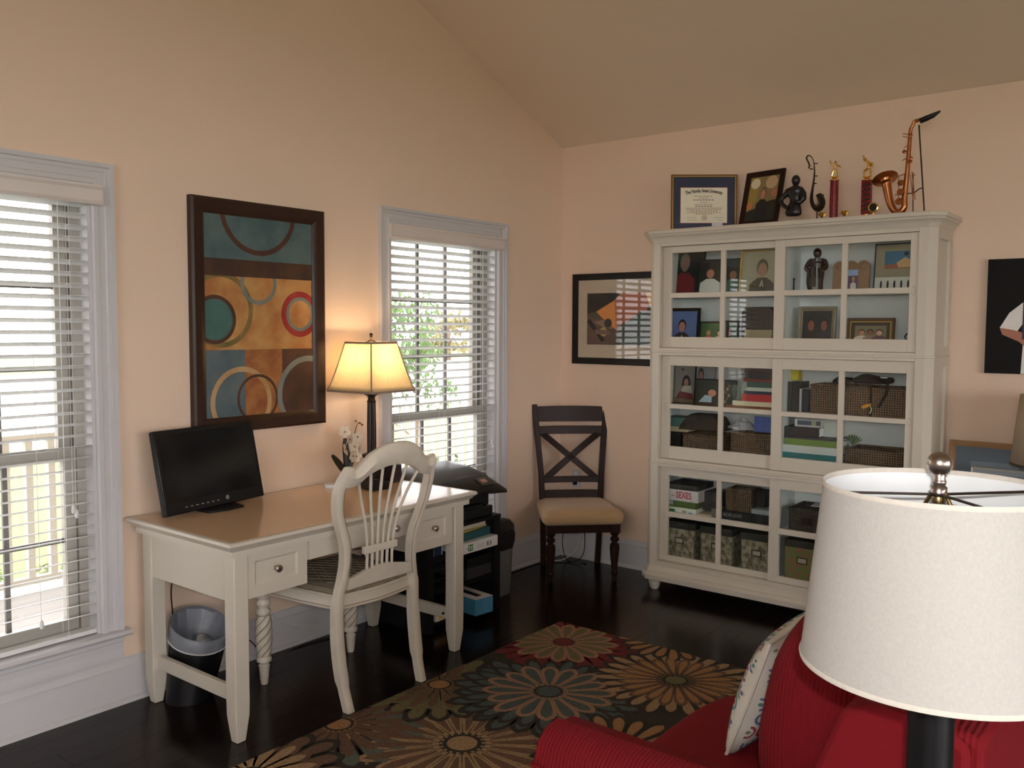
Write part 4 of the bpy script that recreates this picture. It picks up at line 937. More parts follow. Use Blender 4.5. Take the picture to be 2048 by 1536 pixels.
# top tier, lower shelf
fr('black-framed portrait of a person in dark cap before a blue background', 1330, 1399, 616, R1B, -.19, .018, BF,
   lambda p: p.rect(0, 0, 1, 1, '4a6292').person(.5, .45, .9, '9a6c5a', '15151c', '1c1c24').poly([(.46, .12), (.5, .28), (.56, .12)], 'a9a59a'))
fr('low brown-framed family photo on green background beside the black frame', 1399, 1456, 643, R1B, -.17, .010, BF2,
   lambda p: p.rect(0, 0, 1, 1, '3c5a34').person(.3, .5, .6, 'a07860', '8a6a40', 'b0563c').person(.72, .5, .6, SK3, '3a2a1c', 'b9a08a'))
fr('small green glass-edged photo frame behind the brown family photo', 1440, 1478, 641, R1B, -.12, .008, BF2, lambda p: p.rect(0, 0, 1, 1, '4c6a52').person(.5, .5, .8, SK, '2a201a', '35583e'))
P0, P1 = X(1489, 640, -.16), X(1552, 640, -.16); w = P1.x-P0.x
t = thing('domed_keepsake_box', 'dark brown rounded keepsake box with cream front drawer', 'keepsake box', ((P0.x+P1.x)/2, -.14, R1B))
CZ = mat('dark_taupe_leather', (.045, .032, .022), .4)
MB().prism([(-w/2, 0), (w/2, 0), (w/2, .20), (w/2-.02, .225), (-w/2+.02, .225), (-w/2, .20)], -.06, .06, CZ, 'y').build('body', t, bevel=.004); MB().box(-w/2+.025, -.075, .0, w/2+.0, -.061, .10, pm('8a7f64')).build('drawer', t, bevel=.002)
fr('ornate silver frame with close-up of two people, top tier right', 1597, 1672, 613, R1B, -.18, .022, SF,
   lambda p: p.rect(0, 0, 1, 1, '1c2428').person(.3, .5, .9, '7a4c3a', '15100e', '201c1c').person(.74, .5, .85, '6f4434', '15100e', '2a2a30'))
fr('wide brown-and-gold wooden frame with small group photo, top tier far right', 1694, 1790, 636, R1B, -.17, .022, WD,
   lambda p: p.rect(0, 0, 1, 1, '302a20').rect(.1, .1, .9, .85, '6a6450').person(.28, .5, .6, SK, '3a2a1c', 'b9aa9a').person(.5, .5, .6, SK2, '1a1410', '7a6a5a').person(.73, .5, .6, SK3, '2a201a', '5a3a48'), lip=GF)
t = thing('small_ornament', 'tiny dark branch-shaped ornament at the right edge of the top tier', 'ornament', (X(1812, 660, -.2).x, -.2, R1B)); MB().tube(sm([(0, 0, 0), (.002, 0, .05), (-.004, 0, .07), (.006, 0, .085)], 4), .0035, BF, 8).build('twig', t)
# middle tier, upper shelf
fr('photo of a seated child with long dark hair and red skirt', 1344, 1392, 727, R2, -.12, .004, BF,
   lambda p: (p.rect(0, 0, 1, 1, '6f6a66').rect(0, 0, .12, 1, '5a4a34').rect(0, 0, 1, .14, '5c5038').ell(.62, .5, .18, '221a16', .22).poly([(.35, .2), (.5, .45), (.85, .45), (.9, .25)], 'a09a88').poly([(.2, .12), (.35, .3), (.9, .25), (.95, .1)], '5c2026').ell(.62, .53, .1, '8a6a5a', .1), p.ell(.45, .86, .05, '2a2622')), lean=3)
fr('tall photo of a person in white shirt and dark cap, middle tier', 1386, 1432, 729, R2, -.09, .003, SF,
   lambda p: (p.rect(0, 0, 1, 1, '77767a').person(.35, .62, .9, '7a5a52', '2a2424', '8a8a92').rect(.5, 0, 1, .45, '3a3f36')), lean=3)
fr('dark photo of a small child in pale blue, middle tier left', 1390, 1473, 760, R2, -.20, .003, BF,
   lambda p: (p.rect(0, 0, 1, 1, '252a22').rect(0, 0, 1, .14, '3a2a1a').poly([(.1, .14), (.25, .42), (.42, .38), (.42, .14)], '8ba0b0').ell(.42, .5, .1, 'a8705c', .14), [p.ell(.75+.04*(k % 3), .2+.12*k, .035, ('7a6a3c', '5a4a2c')[k % 2]) for k in range(6)]))
G2 = None
def bk(label, u0, u1, v, zb, h, m, Y=-.19, d=.17, **k):
    A, B = X(u0, v, Y), X(u1, v, Y); return book(label, (A.x+B.x)/2, Y+.04, zb, B.x-A.x, d, h, pm(m) if isinstance(m, str) else m, g='stacked books in the hutch', **k)
z = R2
for label, u0, h, m in (('brown hardback at the very bottom of the horizontal book stack', 1459, .018, '6a3c1e'), ('cream wide book second from the bottom of the book stack', 1472, .026, 'b5ac94'), ('thick red book in the middle of the horizontal stack', 1490, .040, '9a1c24'), ('thin navy book on top of the thick red book', 1494, .016, '1c2438'), ('white book between the navy and teal books of the stack', 1500, .020, 'a9aca4'), ('green and teal book in the upper half of the stack', 1500, .030, '2f4a44'), ('thin dull red book under the dark leather books', 1493, .014, '6c2a24'), ('thick dark leather-bound book, second from the top of the stack', 1490, .036, '2a2322'), ('brown leather book topmost of the horizontal stack', 1488, .022, '3c2820')):
    bk(label, u0, 1566, 780, z, h, m); z += h+.0006
def basket(label, u0, u1, vt, zb, Y, d, g='rattan storage baskets in the hutch', dark=False, tagp=False, v0=None):
    A, B = X(u0, vt, Y), X(u1, vt, Y); w = B.x-A.x; h = A.z-zb; t = thing('wicker_basket', label, 'basket', ((A.x+B.x)/2, Y+d/2, zb), group=g)
    m = mat('brown_rattan' if not dark else 'dark_rattan', (.20, .12, .065) if not dark else (.08, .06, .045), .6, kind='weave', bscale=26, bump=1, col2=(.03, .02, .012) if not dark else (.02, .016, .013))
    k = .010; mb = MB(); a, b = w/2, d/2
    mb.box(-a, -b, 0, a, b, .006, m)
    for q in ((-a, -b, a, -b+k), (-a, b-k, a, b), (-a, -b+k, -a+k, b-k), (a-k, -b+k, a, b-k)): mb.box(q[0], q[1], .006, q[2], q[3], h, m)
    mb.build('woven_body', t)
    mb = MB(); mb.tube([(-a, -b, h), (a, -b, h), (a, b, h), (-a, b, h), (-a, -b, h)], .006, m, 8); mb.build('braided_rim', t)
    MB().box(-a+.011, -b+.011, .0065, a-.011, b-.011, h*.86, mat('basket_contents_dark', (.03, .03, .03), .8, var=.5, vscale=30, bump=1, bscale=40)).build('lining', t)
    if tagp: MB().box(-.03, -b-.004, h*.35, .03, -b-.001, h*.35+.04, BRONZE).build('label_holder', t); 
    return t
# middle tier right, upper shelf
def binder(label, u0, u1, vt, m, Y=-.16, g='upright binders and books'):
    A, B = X(u0, vt, Y), X(u1, vt, Y); return book(label, (A.x+B.x)/2, Y+.06, R2, B.x-A.x-.001, .17, A.z-R2, pm(m), up_=True, nm='binder' if 'binder' in label else 'book')
binder('wide black binder at the far left of the middle tier right doors', 1566, 1588, 762, '202322'); binder('second black binder beside the wide one', 1588.5, 1602, 763, '1a1c1c'); binder('slim upright white book between black binder and navy book', 1602.5, 1607, 777, 'a8abae'); binder('upright dark navy book left of the rattan basket', 1607.5, 1621, 778, '22283a')
t = carton('small yellow box standing on the black binders', 'box', X(1594, 755, -.1).x, -.11, 1.0845+.2135, .048, .05, .058, pm('a3961f'))
t.location.z = at(1594, 762, 'y', -.16).z+.001
basket('left rattan basket of the upper middle shelf, under a tangle of black cables', 1622, 1688, 770, R2, -.27, .20); basket('centre rattan basket of the upper middle shelf, with black strap and orange tag', 1690, 1738, 774, R2, -.27, .20); basket('right rattan basket of the upper middle shelf, beside the orange tag', 1745, 1822, 777, R2, -.27, .20)
zc = at(1650, 768, 'y', -.2).z
cable('thick black coiled cable heaped on the left rattan basket of the middle tier', [(1.88, -.2, zc+.015), (1.92, -.25, zc+.035), (1.97, -.2, zc+.03), (1.95, -.12, zc+.02), (2.02, -.16, zc+.05), (2.10, -.22, zc+.045), (2.14, -.15, zc+.02)], .009)
cable('black round cord looping across the centre rattan basket', [(1.90, -.22, zc+.012), (2.0, -.24, zc+.025), (2.08, -.24, zc+.04), (2.16, -.26, zc+.02), (2.165, -.284, zc-.03), (2.13, -.284, zc-.10)], .006)
t = thing('black_sleeve', 'flat black padded sleeve lying on the centre rattan basket', 'sleeve', (2.07, -.17, zc+.012), .1); MB().box(-.09, -.07, 0, .09, .07, .03, BLACKM).build('pouch', t, bevel=.012)
carton('small white charger box on the right rattan basket', 'box', X(1763, 770, -.2).x, -.19, zc+.010, .05, .05, .04, pm('a6aab0'), .2)
t = thing('orange_tag', 'orange tag and pale strap hanging in front of the centre rattan basket', 'tag', (X(1735, 815, -.285).x, -.287, at(1735, 815, 'y', -.285).z)); MB().poly if False else None
mb = MB(); mb.add([(-.03, 0, .0), (-.02, 0, .012), (.02, 0, .022), (.015, 0, .008), (-.02, 0, -.01)], [(0, 1, 2, 3, 4)], pm('b07a1c')); o = mb.build('tag_card', t); o.modifiers.new('s', 'SOLIDIFY').thickness = .002
MB().tube(sm([(.012, -.002, .01), (.02, -.002, -.01), (.012, -.002, -.03)], 4), .003, pm('9a9a8a'), 6).build('strap', t)
# middle tier lower shelf
basket('left rattan basket of the lower middle shelf, under a dark hat box', 1366, 1443, 868, R2B, -.27, .20); basket('right rattan basket of the lower middle shelf, with blue card on top', 1462, 1552, 866, R2B, -.27, .20)
t = carton('black box with tiny round logo, lower middle shelf far left', 'box', X(1350, 880, -.26).x-.005, -.19, R2B, .08, .14, .145, BLACKM, draw=lambda t: MB().lathe([(.007, 0), (.007, .001)], pm('77797a'), M=Matrix.Translation((.0, -.0705, .035))@Matrix.Rotation(PI/2, 4, 'X')).build('logo_badge', t))
book('thick cream-paged book lying on the black box, lower middle shelf', X(1355, 850, -.2).x+.01, -.17, R2B+.1455, .15, .15, .030, pm('8c8068'), .1, page='c9bfa4')
book('teal green book topmost at the left of the lower middle shelf', X(1355, 835, -.2).x+.01, -.17, R2B+.1765, .15, .14, .050, pm('3e5a58'), -.04)
t = thing('hat_box', 'dark brown tapered case draped over the left rattan basket', 'case', (X(1410, 865, -.18).x, -.17, at(1400, 864, 'y', -.27).z+.006)); MB().loft([[Vector((x*.135, y*.09, 0)) for x, y in ((-1, -1), (1, -1), (1, 1), (-1, 1))], [Vector((x*.10+.0, y*.07, .07)) for x, y in ((-1, -1), (1, -1), (1, 1), (-1, 1))], [Vector((x*.07, y*.05, .09)) for x, y in ((-1, -1), (1, -1), (1, 1), (-1, 1))]], mat('dark_brown_suede', (.035, .025, .017), .8)).build('body', t, bevel=.008)
t = thing('plastic_bag', 'crumpled grey translucent bag on the right rattan basket', 'bag', (X(1485, 860, -.18).x, -.17, at(1500, 866, 'y', -.27).z+.004)); rnd = random.Random(6); mb = MB(); R = []
for k in range(6): R.append([Vector((.10*math.cos(q*PI/6)*(1-k*.17)+rnd.uniform(-.012, .012), .05*math.sin(q*PI/6)*(1-k*.17)+rnd.uniform(-.01, .01), .012*k+rnd.uniform(0, .006))) for q in range(12)])
mb.loft(R, mat('grey_film', (.42, .42, .44), .3, var=.2)); mb.build('film', t, ang=10)
t = carton('blue card standing on the right rattan basket of the lower middle shelf', 'card', X(1528, 860, -.25).x, -.235, at(1525, 868, 'y', -.25).z+.008, .12, .02, .085, pm('3c4c86'))
z = R2B
for label, u0, h, m in (('white flat box at the bottom of the right-hand stack, lower middle shelf', 1574, .048, 'a2a6a4'), ('teal book with yellow mark in the right-hand stack', 1570, .036, '1f6064'), ('white book box above the teal book', 1572, .040, 'a9aeae'), ('green book near the top of the right-hand stack', 1576, .034, '5c7434'), ('thin dark cover above the green book', 1574, .010, '2a2a30')):
    bk(label, u0, 1684, 880, z, h, m); z += h+.0006
bk('thick black book on top of the right-hand stack, lower middle shelf', 1566, 1642, 860, z, .05, '1a1a1c', d=.14); z2 = z+.0506
fr('white-framed small window-like card on the black book', 1592, 1646, 838, z2, -.19, .010, TRIM, lambda p: p.rect(0, 0, 1, 1, '3c4c60').rect(.6, 0, .8, 1, '8a8a70').rect(.86, 0, 1, 1, '3a4a40'), lean=2)
carton('plain white carton behind the black book, lower middle shelf', 'box', X(1662, 860, -.12).x, -.10, z, .10, .09, .115, pm('9fa29c'))
basket('dark-lidded rattan basket at the far right of the lower middle shelf', 1692, 1816, 898, R2B, -.27, .20, dark=False)
shr = thing('fern_sprig', 'small dark green sprig beside the far right rattan basket', 'sprig', (X(1697, 890, -.2).x+.02, -.20, at(1720, 898, 'y', -.27).z+.006)); mb = MB()
for k in range(7): q = -.6+.25*k; mb.add([(0, 0, 0), (.05*math.sin(q)-.006, 0, .05*math.cos(q)), (.06*math.sin(q), .004, .06*math.cos(q)), (.05*math.sin(q)+.006, 0, .048*math.cos(q))], [(0, 1, 2, 3)], LEAFD)
mb.build('leaf_spray', shr)
# bottom tier, upper shelf
def X3(u, v, Y=-.25): return at(u, v, 'y', Y)
def gbox(label, u0, u1, z, h, m, Y=-.28, d=.22, draw=None, nm='board_game_box', rz=0): A, B = X3(u0, 1000, Y), X3(u1, 1000, Y); return carton(label, 'box', (A.x+B.x)/2, Y+d/2, z, B.x-A.x, d, h, pm(m) if isinstance(m, str) else m, rz, nm=nm, draw=draw, g='game and media boxes in the hutch'), (B.x-A.x)
z = R3
def dgreen(t): mb = MB(); mb.box(-.083, -.1108, .006, -.035, -.1103, .030, pm('1f5a38')); mb.box(.01, -.1108, .008, .04, -.1103, .03, pm('8a7f82')); mb.box(.05, -.1108, .004, .075, -.1103, .022, pm('6d7a9c')); mb.build('label_print', t)
gbox('white game box with green square logo, bottom of the left game stack', 1330, 1393, z, .043, 'b5b6ac', draw=dgreen); z += .0436
gbox('olive green game box in the middle of the left game stack', 1330, 1391, z, .036, '47582c', draw=lambda t: (MB().box(-.075, -.1108, .012, -.045, -.1103, .034, pm('8c8890')).build('label_print', t))); z += .0366
def dsex(t): 
    mb = MB(); put_text(mb, 'SEXES', .052, pm('a01c34'), Matrix.Translation((.018, -.1106, .034)), sx=.72); mb.box(-.06, -.1108, .026, -.035, -.1103, .030, pm('9a5a60')); mb.box(.068, -.1108, .006, .074, -.1103, .010, pm('8a3040')); mb.build('lettering', t)
gbox('white game box reading SEXES in red, left game stack', 1328, 1396, z, .066, 'b3aeb0', draw=dsex); z += .0666
gbox('dark grey game box topmost of the left game stack', 1330, 1393, z, .030, '2c2b28')
gbox('large dark game box lying at the back behind the game stack', 1397, 1440, R3+.03, .11, '3a3638', Y=-.20, d=.14)
gbox('low magazine stack with white and brown covers right of the game stack', 1394, 1422, R3, .022, 'b8a890', nm='magazine_stack')
gbox('pale grey rectangular tin right of the magazine stack', 1423, 1438, R3, .06, '5c5d58', Y=-.26, d=.08, nm='tin_box')
z = R3
gbox('flat navy folio at the bottom of the black case stack', 1441, 1546, z, .018, '10161c', nm='folio_case'); z += .0186
def dbj(t): mb = MB(); put_text(mb, 'BON JOVI', .026, pm('6a6a6c'), Matrix.Translation((-.02, -.1106, .022)), sx=.95); mb.build('lettering', t)
gbox('black box with worn BON JOVI lettering on its edge', 1441, 1504, z, .044, '141416', draw=dbj, nm='media_box'); gbox('black media case right of the lettered box', 1505, 1546, z, .048, '121317', nm='media_box')
gbox('pale blue-white box on the right black media case', 1503, 1546, z+.0485, .026, '7c868c', nm='media_box'); 
zb_ = z+.0446
basket('small rattan basket sitting on the lettered black box', 1452, 1502, 978, zb_, -.26, .14)
gbox('matte black speaker-like box at the back of the bottom tier', 1504, 1530, z+.075, .085, '17181a', Y=-.22, d=.12, nm='media_box')
b_ = basket('dark rattan box with label holder behind the right bottom doors', 1578, 1652, 1016, R3, -.27, .22, dark=True, tagp=True)
t = thing('white_paper_card', 'white paper card lying on the dark rattan box', 'card', (X3(1635, 1015).x, -.2, at(1620, 1016, 'y', -.27).z+.0065), .1); MB().box(-.04, -.05, 0, .04, .05, .003, WHITEP).build('card', t)
# bottom tier, document boxes
FLT = mat('faded_floral_print', (.42, .37, .28), .7, col2=(.13, .11, .06), vscale=42); FLG = mat('green_floral_print', (.14, .22, .06), .7, col2=(.30, .12, .07), vscale=38)
def docbox(label, u0, u1, m, Y=-.28):
    A, B = X3(u0, 1100, Y), X3(u1, 1100, Y); w = B.x-A.x; d = .22
    t = thing('document_box', label, 'storage box', ((A.x+B.x)/2, Y+d/2, R3B), group='patterned storage boxes in the bottom of the hutch')
    MB().box(-w/2, -d/2, 0, w/2, d/2, .20, m).build('carton', t, bevel=.002)
    MB().box(-w/2-.003, -d/2-.003, .185, w/2+.003, d/2+.003, .225, mat('dark_box_lid', (.03, .028, .022), .6)).build('lid', t, bevel=.002)
    mb = MB(); x0, x1, z0, z1 = -.028, .028, .10, .135
    for q in ((x0, z0, x1, z0+.005), (x0, z1-.005, x1, z1), (x0, z0, x0+.005, z1), (x1-.005, z0, x1, z1)): mb.box(q[0], -d/2-.004, q[1], q[2], -d/2-.0005, q[3], BRONZE)
    mb.build('label_holder', t); MB().box(x0+.005, -d/2-.0018, z0+.005, x1-.005, -d/2-.0008, z1-.005, pm('8a8474')).build('label_card', t)
docbox('faded floral storage box with dark lid, leftmost in the hutch bottom', 1330, 1387, FLT); docbox('faded floral storage box with dark lid, second from the left', 1401, 1463, FLT); docbox('faded floral storage box with dark lid, third from the left', 1482, 1545, FLT)
docbox('green and red floral storage box behind the right bottom doors', 1570, 1640, FLG)

# ------------------------------------------------------------------ on top of the hutch
def script(p):
    p.rect(0, 0, 1, 1, '1c2238'); p.rect(.115, .105, .885, .80, '6c2a34'); p.rect(.125, .115, .875, .79, 'b0a99a' if False else 'c3b8a6')
    for k, (y, w) in enumerate(((.62, .30), (.585, .16), (.545, .34), (.50, .12), (.46, .30), (.42, .28), (.385, .60), (.355, .56), (.325, .46), (.295, .56), (.27, .28))):
        n = max(3, int(w*22)); 
        for j in range(n): p.rect(.5-w/2+w*j/n, y, .5-w/2+w*(j+.72)/n, y+(.016 if k in (2, 5) else .010), '6a5448' if k != 9 else '9a6a60')
    p.ring(.5, .20, .034, .044, '8a7a6a').ell(.5, .20, .026, 'a09080')
    for x in (.22, .23): p.rect(x, .20, x+.13, .208, '8a7a6c').rect(x, .155, x+.15, .162, '8a7a6c')
    p.rect(.66, .20, .80, .208, '8a7a6c').rect(.71, .155, .79, .162, '8a7a6c')
Y = -.19; w, h = .372, .318
t = photo_frame('framed university diploma with navy mat and thin gold frame, on the hutch', 'diploma', (at(1408, 400, 'y', Y).x, Y, HZ), math.radians(36), w, h, .012, mat('diploma_wood_gold', (.20, .09, .03), .35, .3), script, lean=3, name='diploma_frame', lip=GF)
mb = MB(); txt = 'The Florida State University'; n = len(txt); adv = 0
wid = {'i': .35, 'l': .35, 't': .45, 'r': .5, ' ': .45, 'T': .8, 'F': .75, 'S': .75, 'U': .85, 'v': .6, 'h': .7, 'y': .65}
tot = sum(wid.get(ch_, .66) for ch_ in txt); Rr = .36
for ch_ in txt:
    q = wid.get(ch_, .66); pos = (adv+q/2)/tot-.5; adv += q
    if ch_ == ' ': continue
    xx = pos*w*.56; ang = -xx/Rr; put_text(mb, ch_, .026, pm('3a2620'), Matrix.Translation((xx, -.0095, h*.715+Rr*math.cos(ang)-Rr))@Matrix.Rotation(-ang, 4, 'Y'), sx=.85)
mb.build('lettering', t)
carton('small white paper slip leaning at the foot of the diploma', 'paper', X(1411, 450, -.17).x, -.16, HZ, .20, .012, .046, WHITEP, nm='paper_slip')
# leaning black photo frame
Y = -.17; A = X(1474, 400, Y); B = X(1556, 400, Y)
t = photo_frame('dark wooden frame with portrait of a person in black by flowers, leaning on the diploma', 'picture frame', ((A.x+B.x)/2-.0, Y+.02, HZ), .42, .245, .315, .030, DARKW,
    lambda p: (p.rect(0, 0, 1, 1, '6c5f40').poly([(0, .2), (.3, .45), (.35, 1), (0, 1)], '7c6a30').ell(.2, .85, .16, 'b3aa94').ell(.75, .85, .2, '9a8468').ell(.1, .35, .1, 'a2603c').ell(.9, .6, .12, '8a5a44').poly([(0, 0), (1, 0), (1, .45), (.7, .42), (.3, .28), (0, .22)], '1c1e16').person(.52, .55, .62, '9a6552', '5a4434', '14161a')), lean=9, easel=True)
t.rotation_euler = (-.24, .0, -.20); t.location.z = HZ+.011
# bust sculpture
DK = mat('black_carved_wood', (.008, .007, .008), .3, var=.3)
def P2(u, v, Y): p = X(u, v, Y); return p
def pts3(lst, Y, o): return [tuple(X(u, v, Y)-Vector(o)) for u, v in lst]
Y = -.20
o = Vector((X(1590, 436, Y).x, Y, HZ)); t = thing('bust_sculpture', 'black sculpture of an armed torso with round head, on the hutch', 'sculpture', o)
zz = lambda v: X(1590, v, Y).z-HZ; xx = lambda u: X(u, 400, Y).x-o.x
mb = MB()
mb.loft([[Vector((xx(cu)+hw_*math.cos(q*PI/8), hw_*.55*math.sin(q*PI/8), zz(v))) for q in range(16)] for v, cu, hw_ in ((432, 1588, .030), (430, 1588, .040), (425, 1587, .045), (415, 1588, .038), (405, 1590, .028), (398, 1590, .026), (388, 1589, .042), (380, 1588, .052), (376, 1589, .044), (372, 1590, .016), (369, 1591, .014))], DK)
mb.ball((xx(1591), 0, zz(361)), .025, DK, 14, (.9, 1, 1.15))
mb.tube(sm([(xx(1581), 0, zz(380)), (xx(1572), -.004, zz(388)), (xx(1564), -.01, zz(397)), (xx(1568), -.016, zz(408)), (xx(1580), -.02, zz(417))], 4), [.018, .018, .017, .016, .016, .015, .014, .013, .013, .012, .012, .010, .010, .010, .010, .010, .009], DK, 10)
mb.tube(sm([(xx(1599), 0, zz(380)), (xx(1606), -.004, zz(388)), (xx(1607), -.012, zz(400)), (xx(1601), -.02, zz(406)), (xx(1592), -.024, zz(404))], 4), [.017]*9+[.013]*8, DK, 10)
mb.build('carved_torso', t, ang=60); MB().lathe([(.035, 0), (.038, .004), (.035, .009), (.008, .012), (.008, .02)], DK, (xx(1591), 0, 0), 20).build('base', t)
# wire saxophone silhouette
Y = -.17; o = Vector((X(1635, 436, Y).x, Y, HZ)); t = thing('saxophone_ornament', 'flat dark metal saxophone-shaped ornament on a rod, between bust and red trophy', 'ornament', o)
f = lambda L: [tuple(X(u, v, Y)-o) for u, v in L]
P = sm(f([(1617, 337), (1619, 331), (1616, 323), (1613, 316), (1617, 311), (1624, 315), (1628, 327), (1629, 345), (1627, 365), (1624, 385), (1623, 400), (1627, 412), (1634, 417), (1641, 412), (1643, 402), (1640, 393), (1637, 389)]), 4)
nP = len(P); rad = [.0045+.024*max(0, min(1, (i/nP-.35)/.4))*(1 if i/nP < .85 else 1-.25*(i/nP-.85)/.15) for i in range(nP)]
MB().tube(P, rad, BRONZE, 10, flat=.4).build('horn_body', t)
mb = MB(); q = f([(1634, 389), (1648, 389), (1644, 395), (1638, 395)]); mb.prism([(p_[0], p_[2]) for p_ in q], -.008, .008, BRONZE, 'y'); mb.build('bell', t)
for u, v, s in ((1631, 327, 1), (1624, 338, -1), (1631, 352, 1), (1629, 367, 1)): MB().tube(f([(u-2*s, v), (u+4*s, v)]), .003, BRONZE, 6).build('key', t)
MB().tube([(X(1634, 417, Y).x-o.x, 0, X(1634, 417, Y).z-HZ), (X(1634, 417, Y).x-o.x, 0, 0)], .0035, BRONZE, 8).build('rod', t)
MB().lathe([(.028, 0), (.028, .004), (.02, .006)], BRONZE, (X(1634, 417, Y).x-o.x, 0, 0), 16).build('foot', t)
# trophies
REDC = mat('sparkly_red_column', (.14, .006, .012), .25, col2=(.26, .012, .025), vscale=120)
def wrestler(t, z, s=1.0, flip=1, nm='gold_figure'):
    mb = MB(); v = lambda x, zz_, y=0: (x*s*flip, y, z+zz_*s)
    for a_ in (-1, 1): mb.tube([v(a_*.018, 0), v(a_*.014, .022), v(a_*.006, .042)], [.0045*s, .006*s, .008*s], GOLD, 8)
    mb.tube([v(0, .040), v(.001, .06), v(.002, .075)], [.010*s, .009*s, .012*s], GOLD, 10); mb.ball(v(.004, .092), .0095*s, GOLD, 10)
    mb.tube([v(-.008, .075), v(-.025, .082), v(-.030, .098)], [.006*s, .005*s, .004*s], GOLD, 8); mb.tube([v(.010, .074), v(.028, .064), v(.040, .056)], [.006*s, .005*s, .003*s], GOLD, 8)
    mb.ball(v(-.030, .100), .006*s, GOLD, 8); return mb.build(nm, t)
def figtop(t, z, w=.026): MB().lathe([(w, 0), (w, .004), (w*.5, .008), (w*.35, .014), (w*.8, .018), (w*.8, .022)], GOLD, (0, 0, z), 16).build('gold_cap', t)
Y = -.17; o = (X(1667, 433, Y).x, Y, HZ); zt = X(1667, 361, Y).z-HZ
t = thing('trophy', 'red-column trophy with gold striking figure and two tiny gold cups, on the hutch', 'trophy', o, group='trophies on the hutch')
MB().box(-.075, -.03, 0, .075, .03, .012, mat('dark_marble', (.03, .02, .02), .2)).build('base', t, bevel=.002)
MB().lathe([(.021, .0125), (.021, zt-.002)], REDC, seg=20).build('column', t); figtop(t, zt-.002); wrestler(t, zt+.020, .80, 1)
for s in (-1, 1):
    mb = MB(); c = (s*.058, -.008, .012); mb.lathe([(.012, 0), (.006, .006), (.004, .018), (.013, .030), (.016, .042), (.012, .043)], GOLD, c, 12)
    for a_ in (-1, 1): mb.tube(sm([(c[0]+a_*.013, c[1], c[2]+.04), (c[0]+a_*.022, c[1], c[2]+.036), (c[0]+a_*.012, c[1], c[2]+.024)], 3), .0018, GOLD, 5)
    mb.build('gold_cup', t)
Y = -.15; o = (X(1732, 431, Y).x, Y, HZ); zt = X(1730, 361, Y).z-HZ; zb = .02
t = thing('trophy', 'patterned-column trophy with bending gold figure and round black medallion, on the hutch', 'trophy', o, group='trophies on the hutch')
mb = MB(); mb.lathe([(.075, 0), (.076, .004), (.05, .010), (.04, .014)], mat('dark_marble', (.03, .02, .02), .2), seg=24); mb.build('base', t)
MB().lathe([(.018, .0142), (.010, .02), (.022, .028), (.022, .032)], GOLD, seg=16).build('gold_cap', t)
mb = MB(); mb.box(-.022, -.016, .032, .022, .016, zt-.002, REDC); BK_ = pm('15100f', .3)
for k in range(6):
    z = .045+k*(zt-.06)/6; mb.add([(-.0222, -.0165, z), (.0222, -.0165, z+.012), (.0222, -.0165, z+.020), (-.0222, -.0165, z+.008)], [(0, 1, 2, 3)], BK_); mb.ball((0, -.0165, z+.018), .006, BK_, 8, (1, .15, 1))
mb.build('column', t); figtop(t, zt-.002, .028)
mb = MB(); z = zt+.020
mb.tube([(-.014, 0, z), (-.016, 0, z+.028), (.004, 0, z+.040)], [.005, .006, .008], GOLD, 8); mb.tube([(.018, 0, z), (.016, 0, z+.022), (.006, 0, z+.042)], [.005, .006, .008], GOLD, 8)
mb.tube([(.006, 0, z+.040), (.010, 0, z+.058), (-.002, 0, z+.074)], [.010, .011, .009], GOLD, 8); mb.ball((-.012, 0, z+.084), .010, GOLD, 10)
mb.tube([(-.002, 0, z+.072), (-.018, 0, z+.092), (-.022, 0, z+.108)], [.006, .005, .004], GOLD, 8); mb.tube([(.008, 0, z+.068), (.024, 0, z+.062), (.026, 0, z+.046)], [.006, .005, .004], GOLD, 8); mb.build('gold_figure', t)
M = Matrix.Translation((.042, -.02, .062))@Matrix.Rotation(PI/2, 4, 'X')
d = MB().lathe([(.022, 0), (.026, .003), (.026, .006), (.022, .008)], GOLD, M=M, seg=24).build('medallion', t); MB().lathe([(.019, .0082), (.019, .0095)], BLACKP, M=M, seg=24).build('medallion_face', d); MB().tube([(.042, -.02, .036), (.038, -.02, .012)], .005, GOLD, 8).build('medallion_stem', t)
# saxophone
Y = -.20; o = Vector((X(1800, 428, Y).x, Y, HZ)); t = thing('saxophone', 'copper and brass saxophone on a thin stand at the right end of the hutch', 'saxophone', o)
f = lambda L, dy=0: [Vector(tuple(X(u, v, Y)-o))+Vector((0, dy, 0)) for u, v in L]
P = sm(f([(1826, 250), (1821, 262), (1818, 300), (1815, 340), (1811, 375), (1809, 400), (1808, 415), (1800, 424), (1791, 423), (1784, 414), (1779, 400), (1776, 385), (1774, 372), (1772, 364)]), 5); n = len(P)
rad = [.0075+.0085*min(1, i/(n*.5))+(.006*max(0, (i/n-.62)/.3)) for i in range(n)]; rad[-1] = .030; rad[-2] = .026; rad[-3] = .023
MB().tube(P, rad, COPPER, 16).build('body_tube', t, ang=60)
c = f([(1772, 363)])[0]; M = Matrix.Translation(c)@Euler((-.35, math.radians(-22), 0)).to_matrix().to_4x4()
MB().lathe([(.024, -.004), (.030, .006), (.046, .014), (.062, .018), (.062, .019), (.04, .016), (.026, .010), (.018, -.002)], COPPER, M=M, seg=28).build('bell', t)
MB().tube(sm(f([(1826, 250), (1829, 243), (1838, 240), (1845, 238)]), 4), .0085, COPPER, 10).build('neck', t)
MB().tube(f([(1840, 242), (1852, 237), (1866, 231), (1881, 222)]), [.013, .014, .012, .004], BLACKP, 12).build('mouthpiece', t)
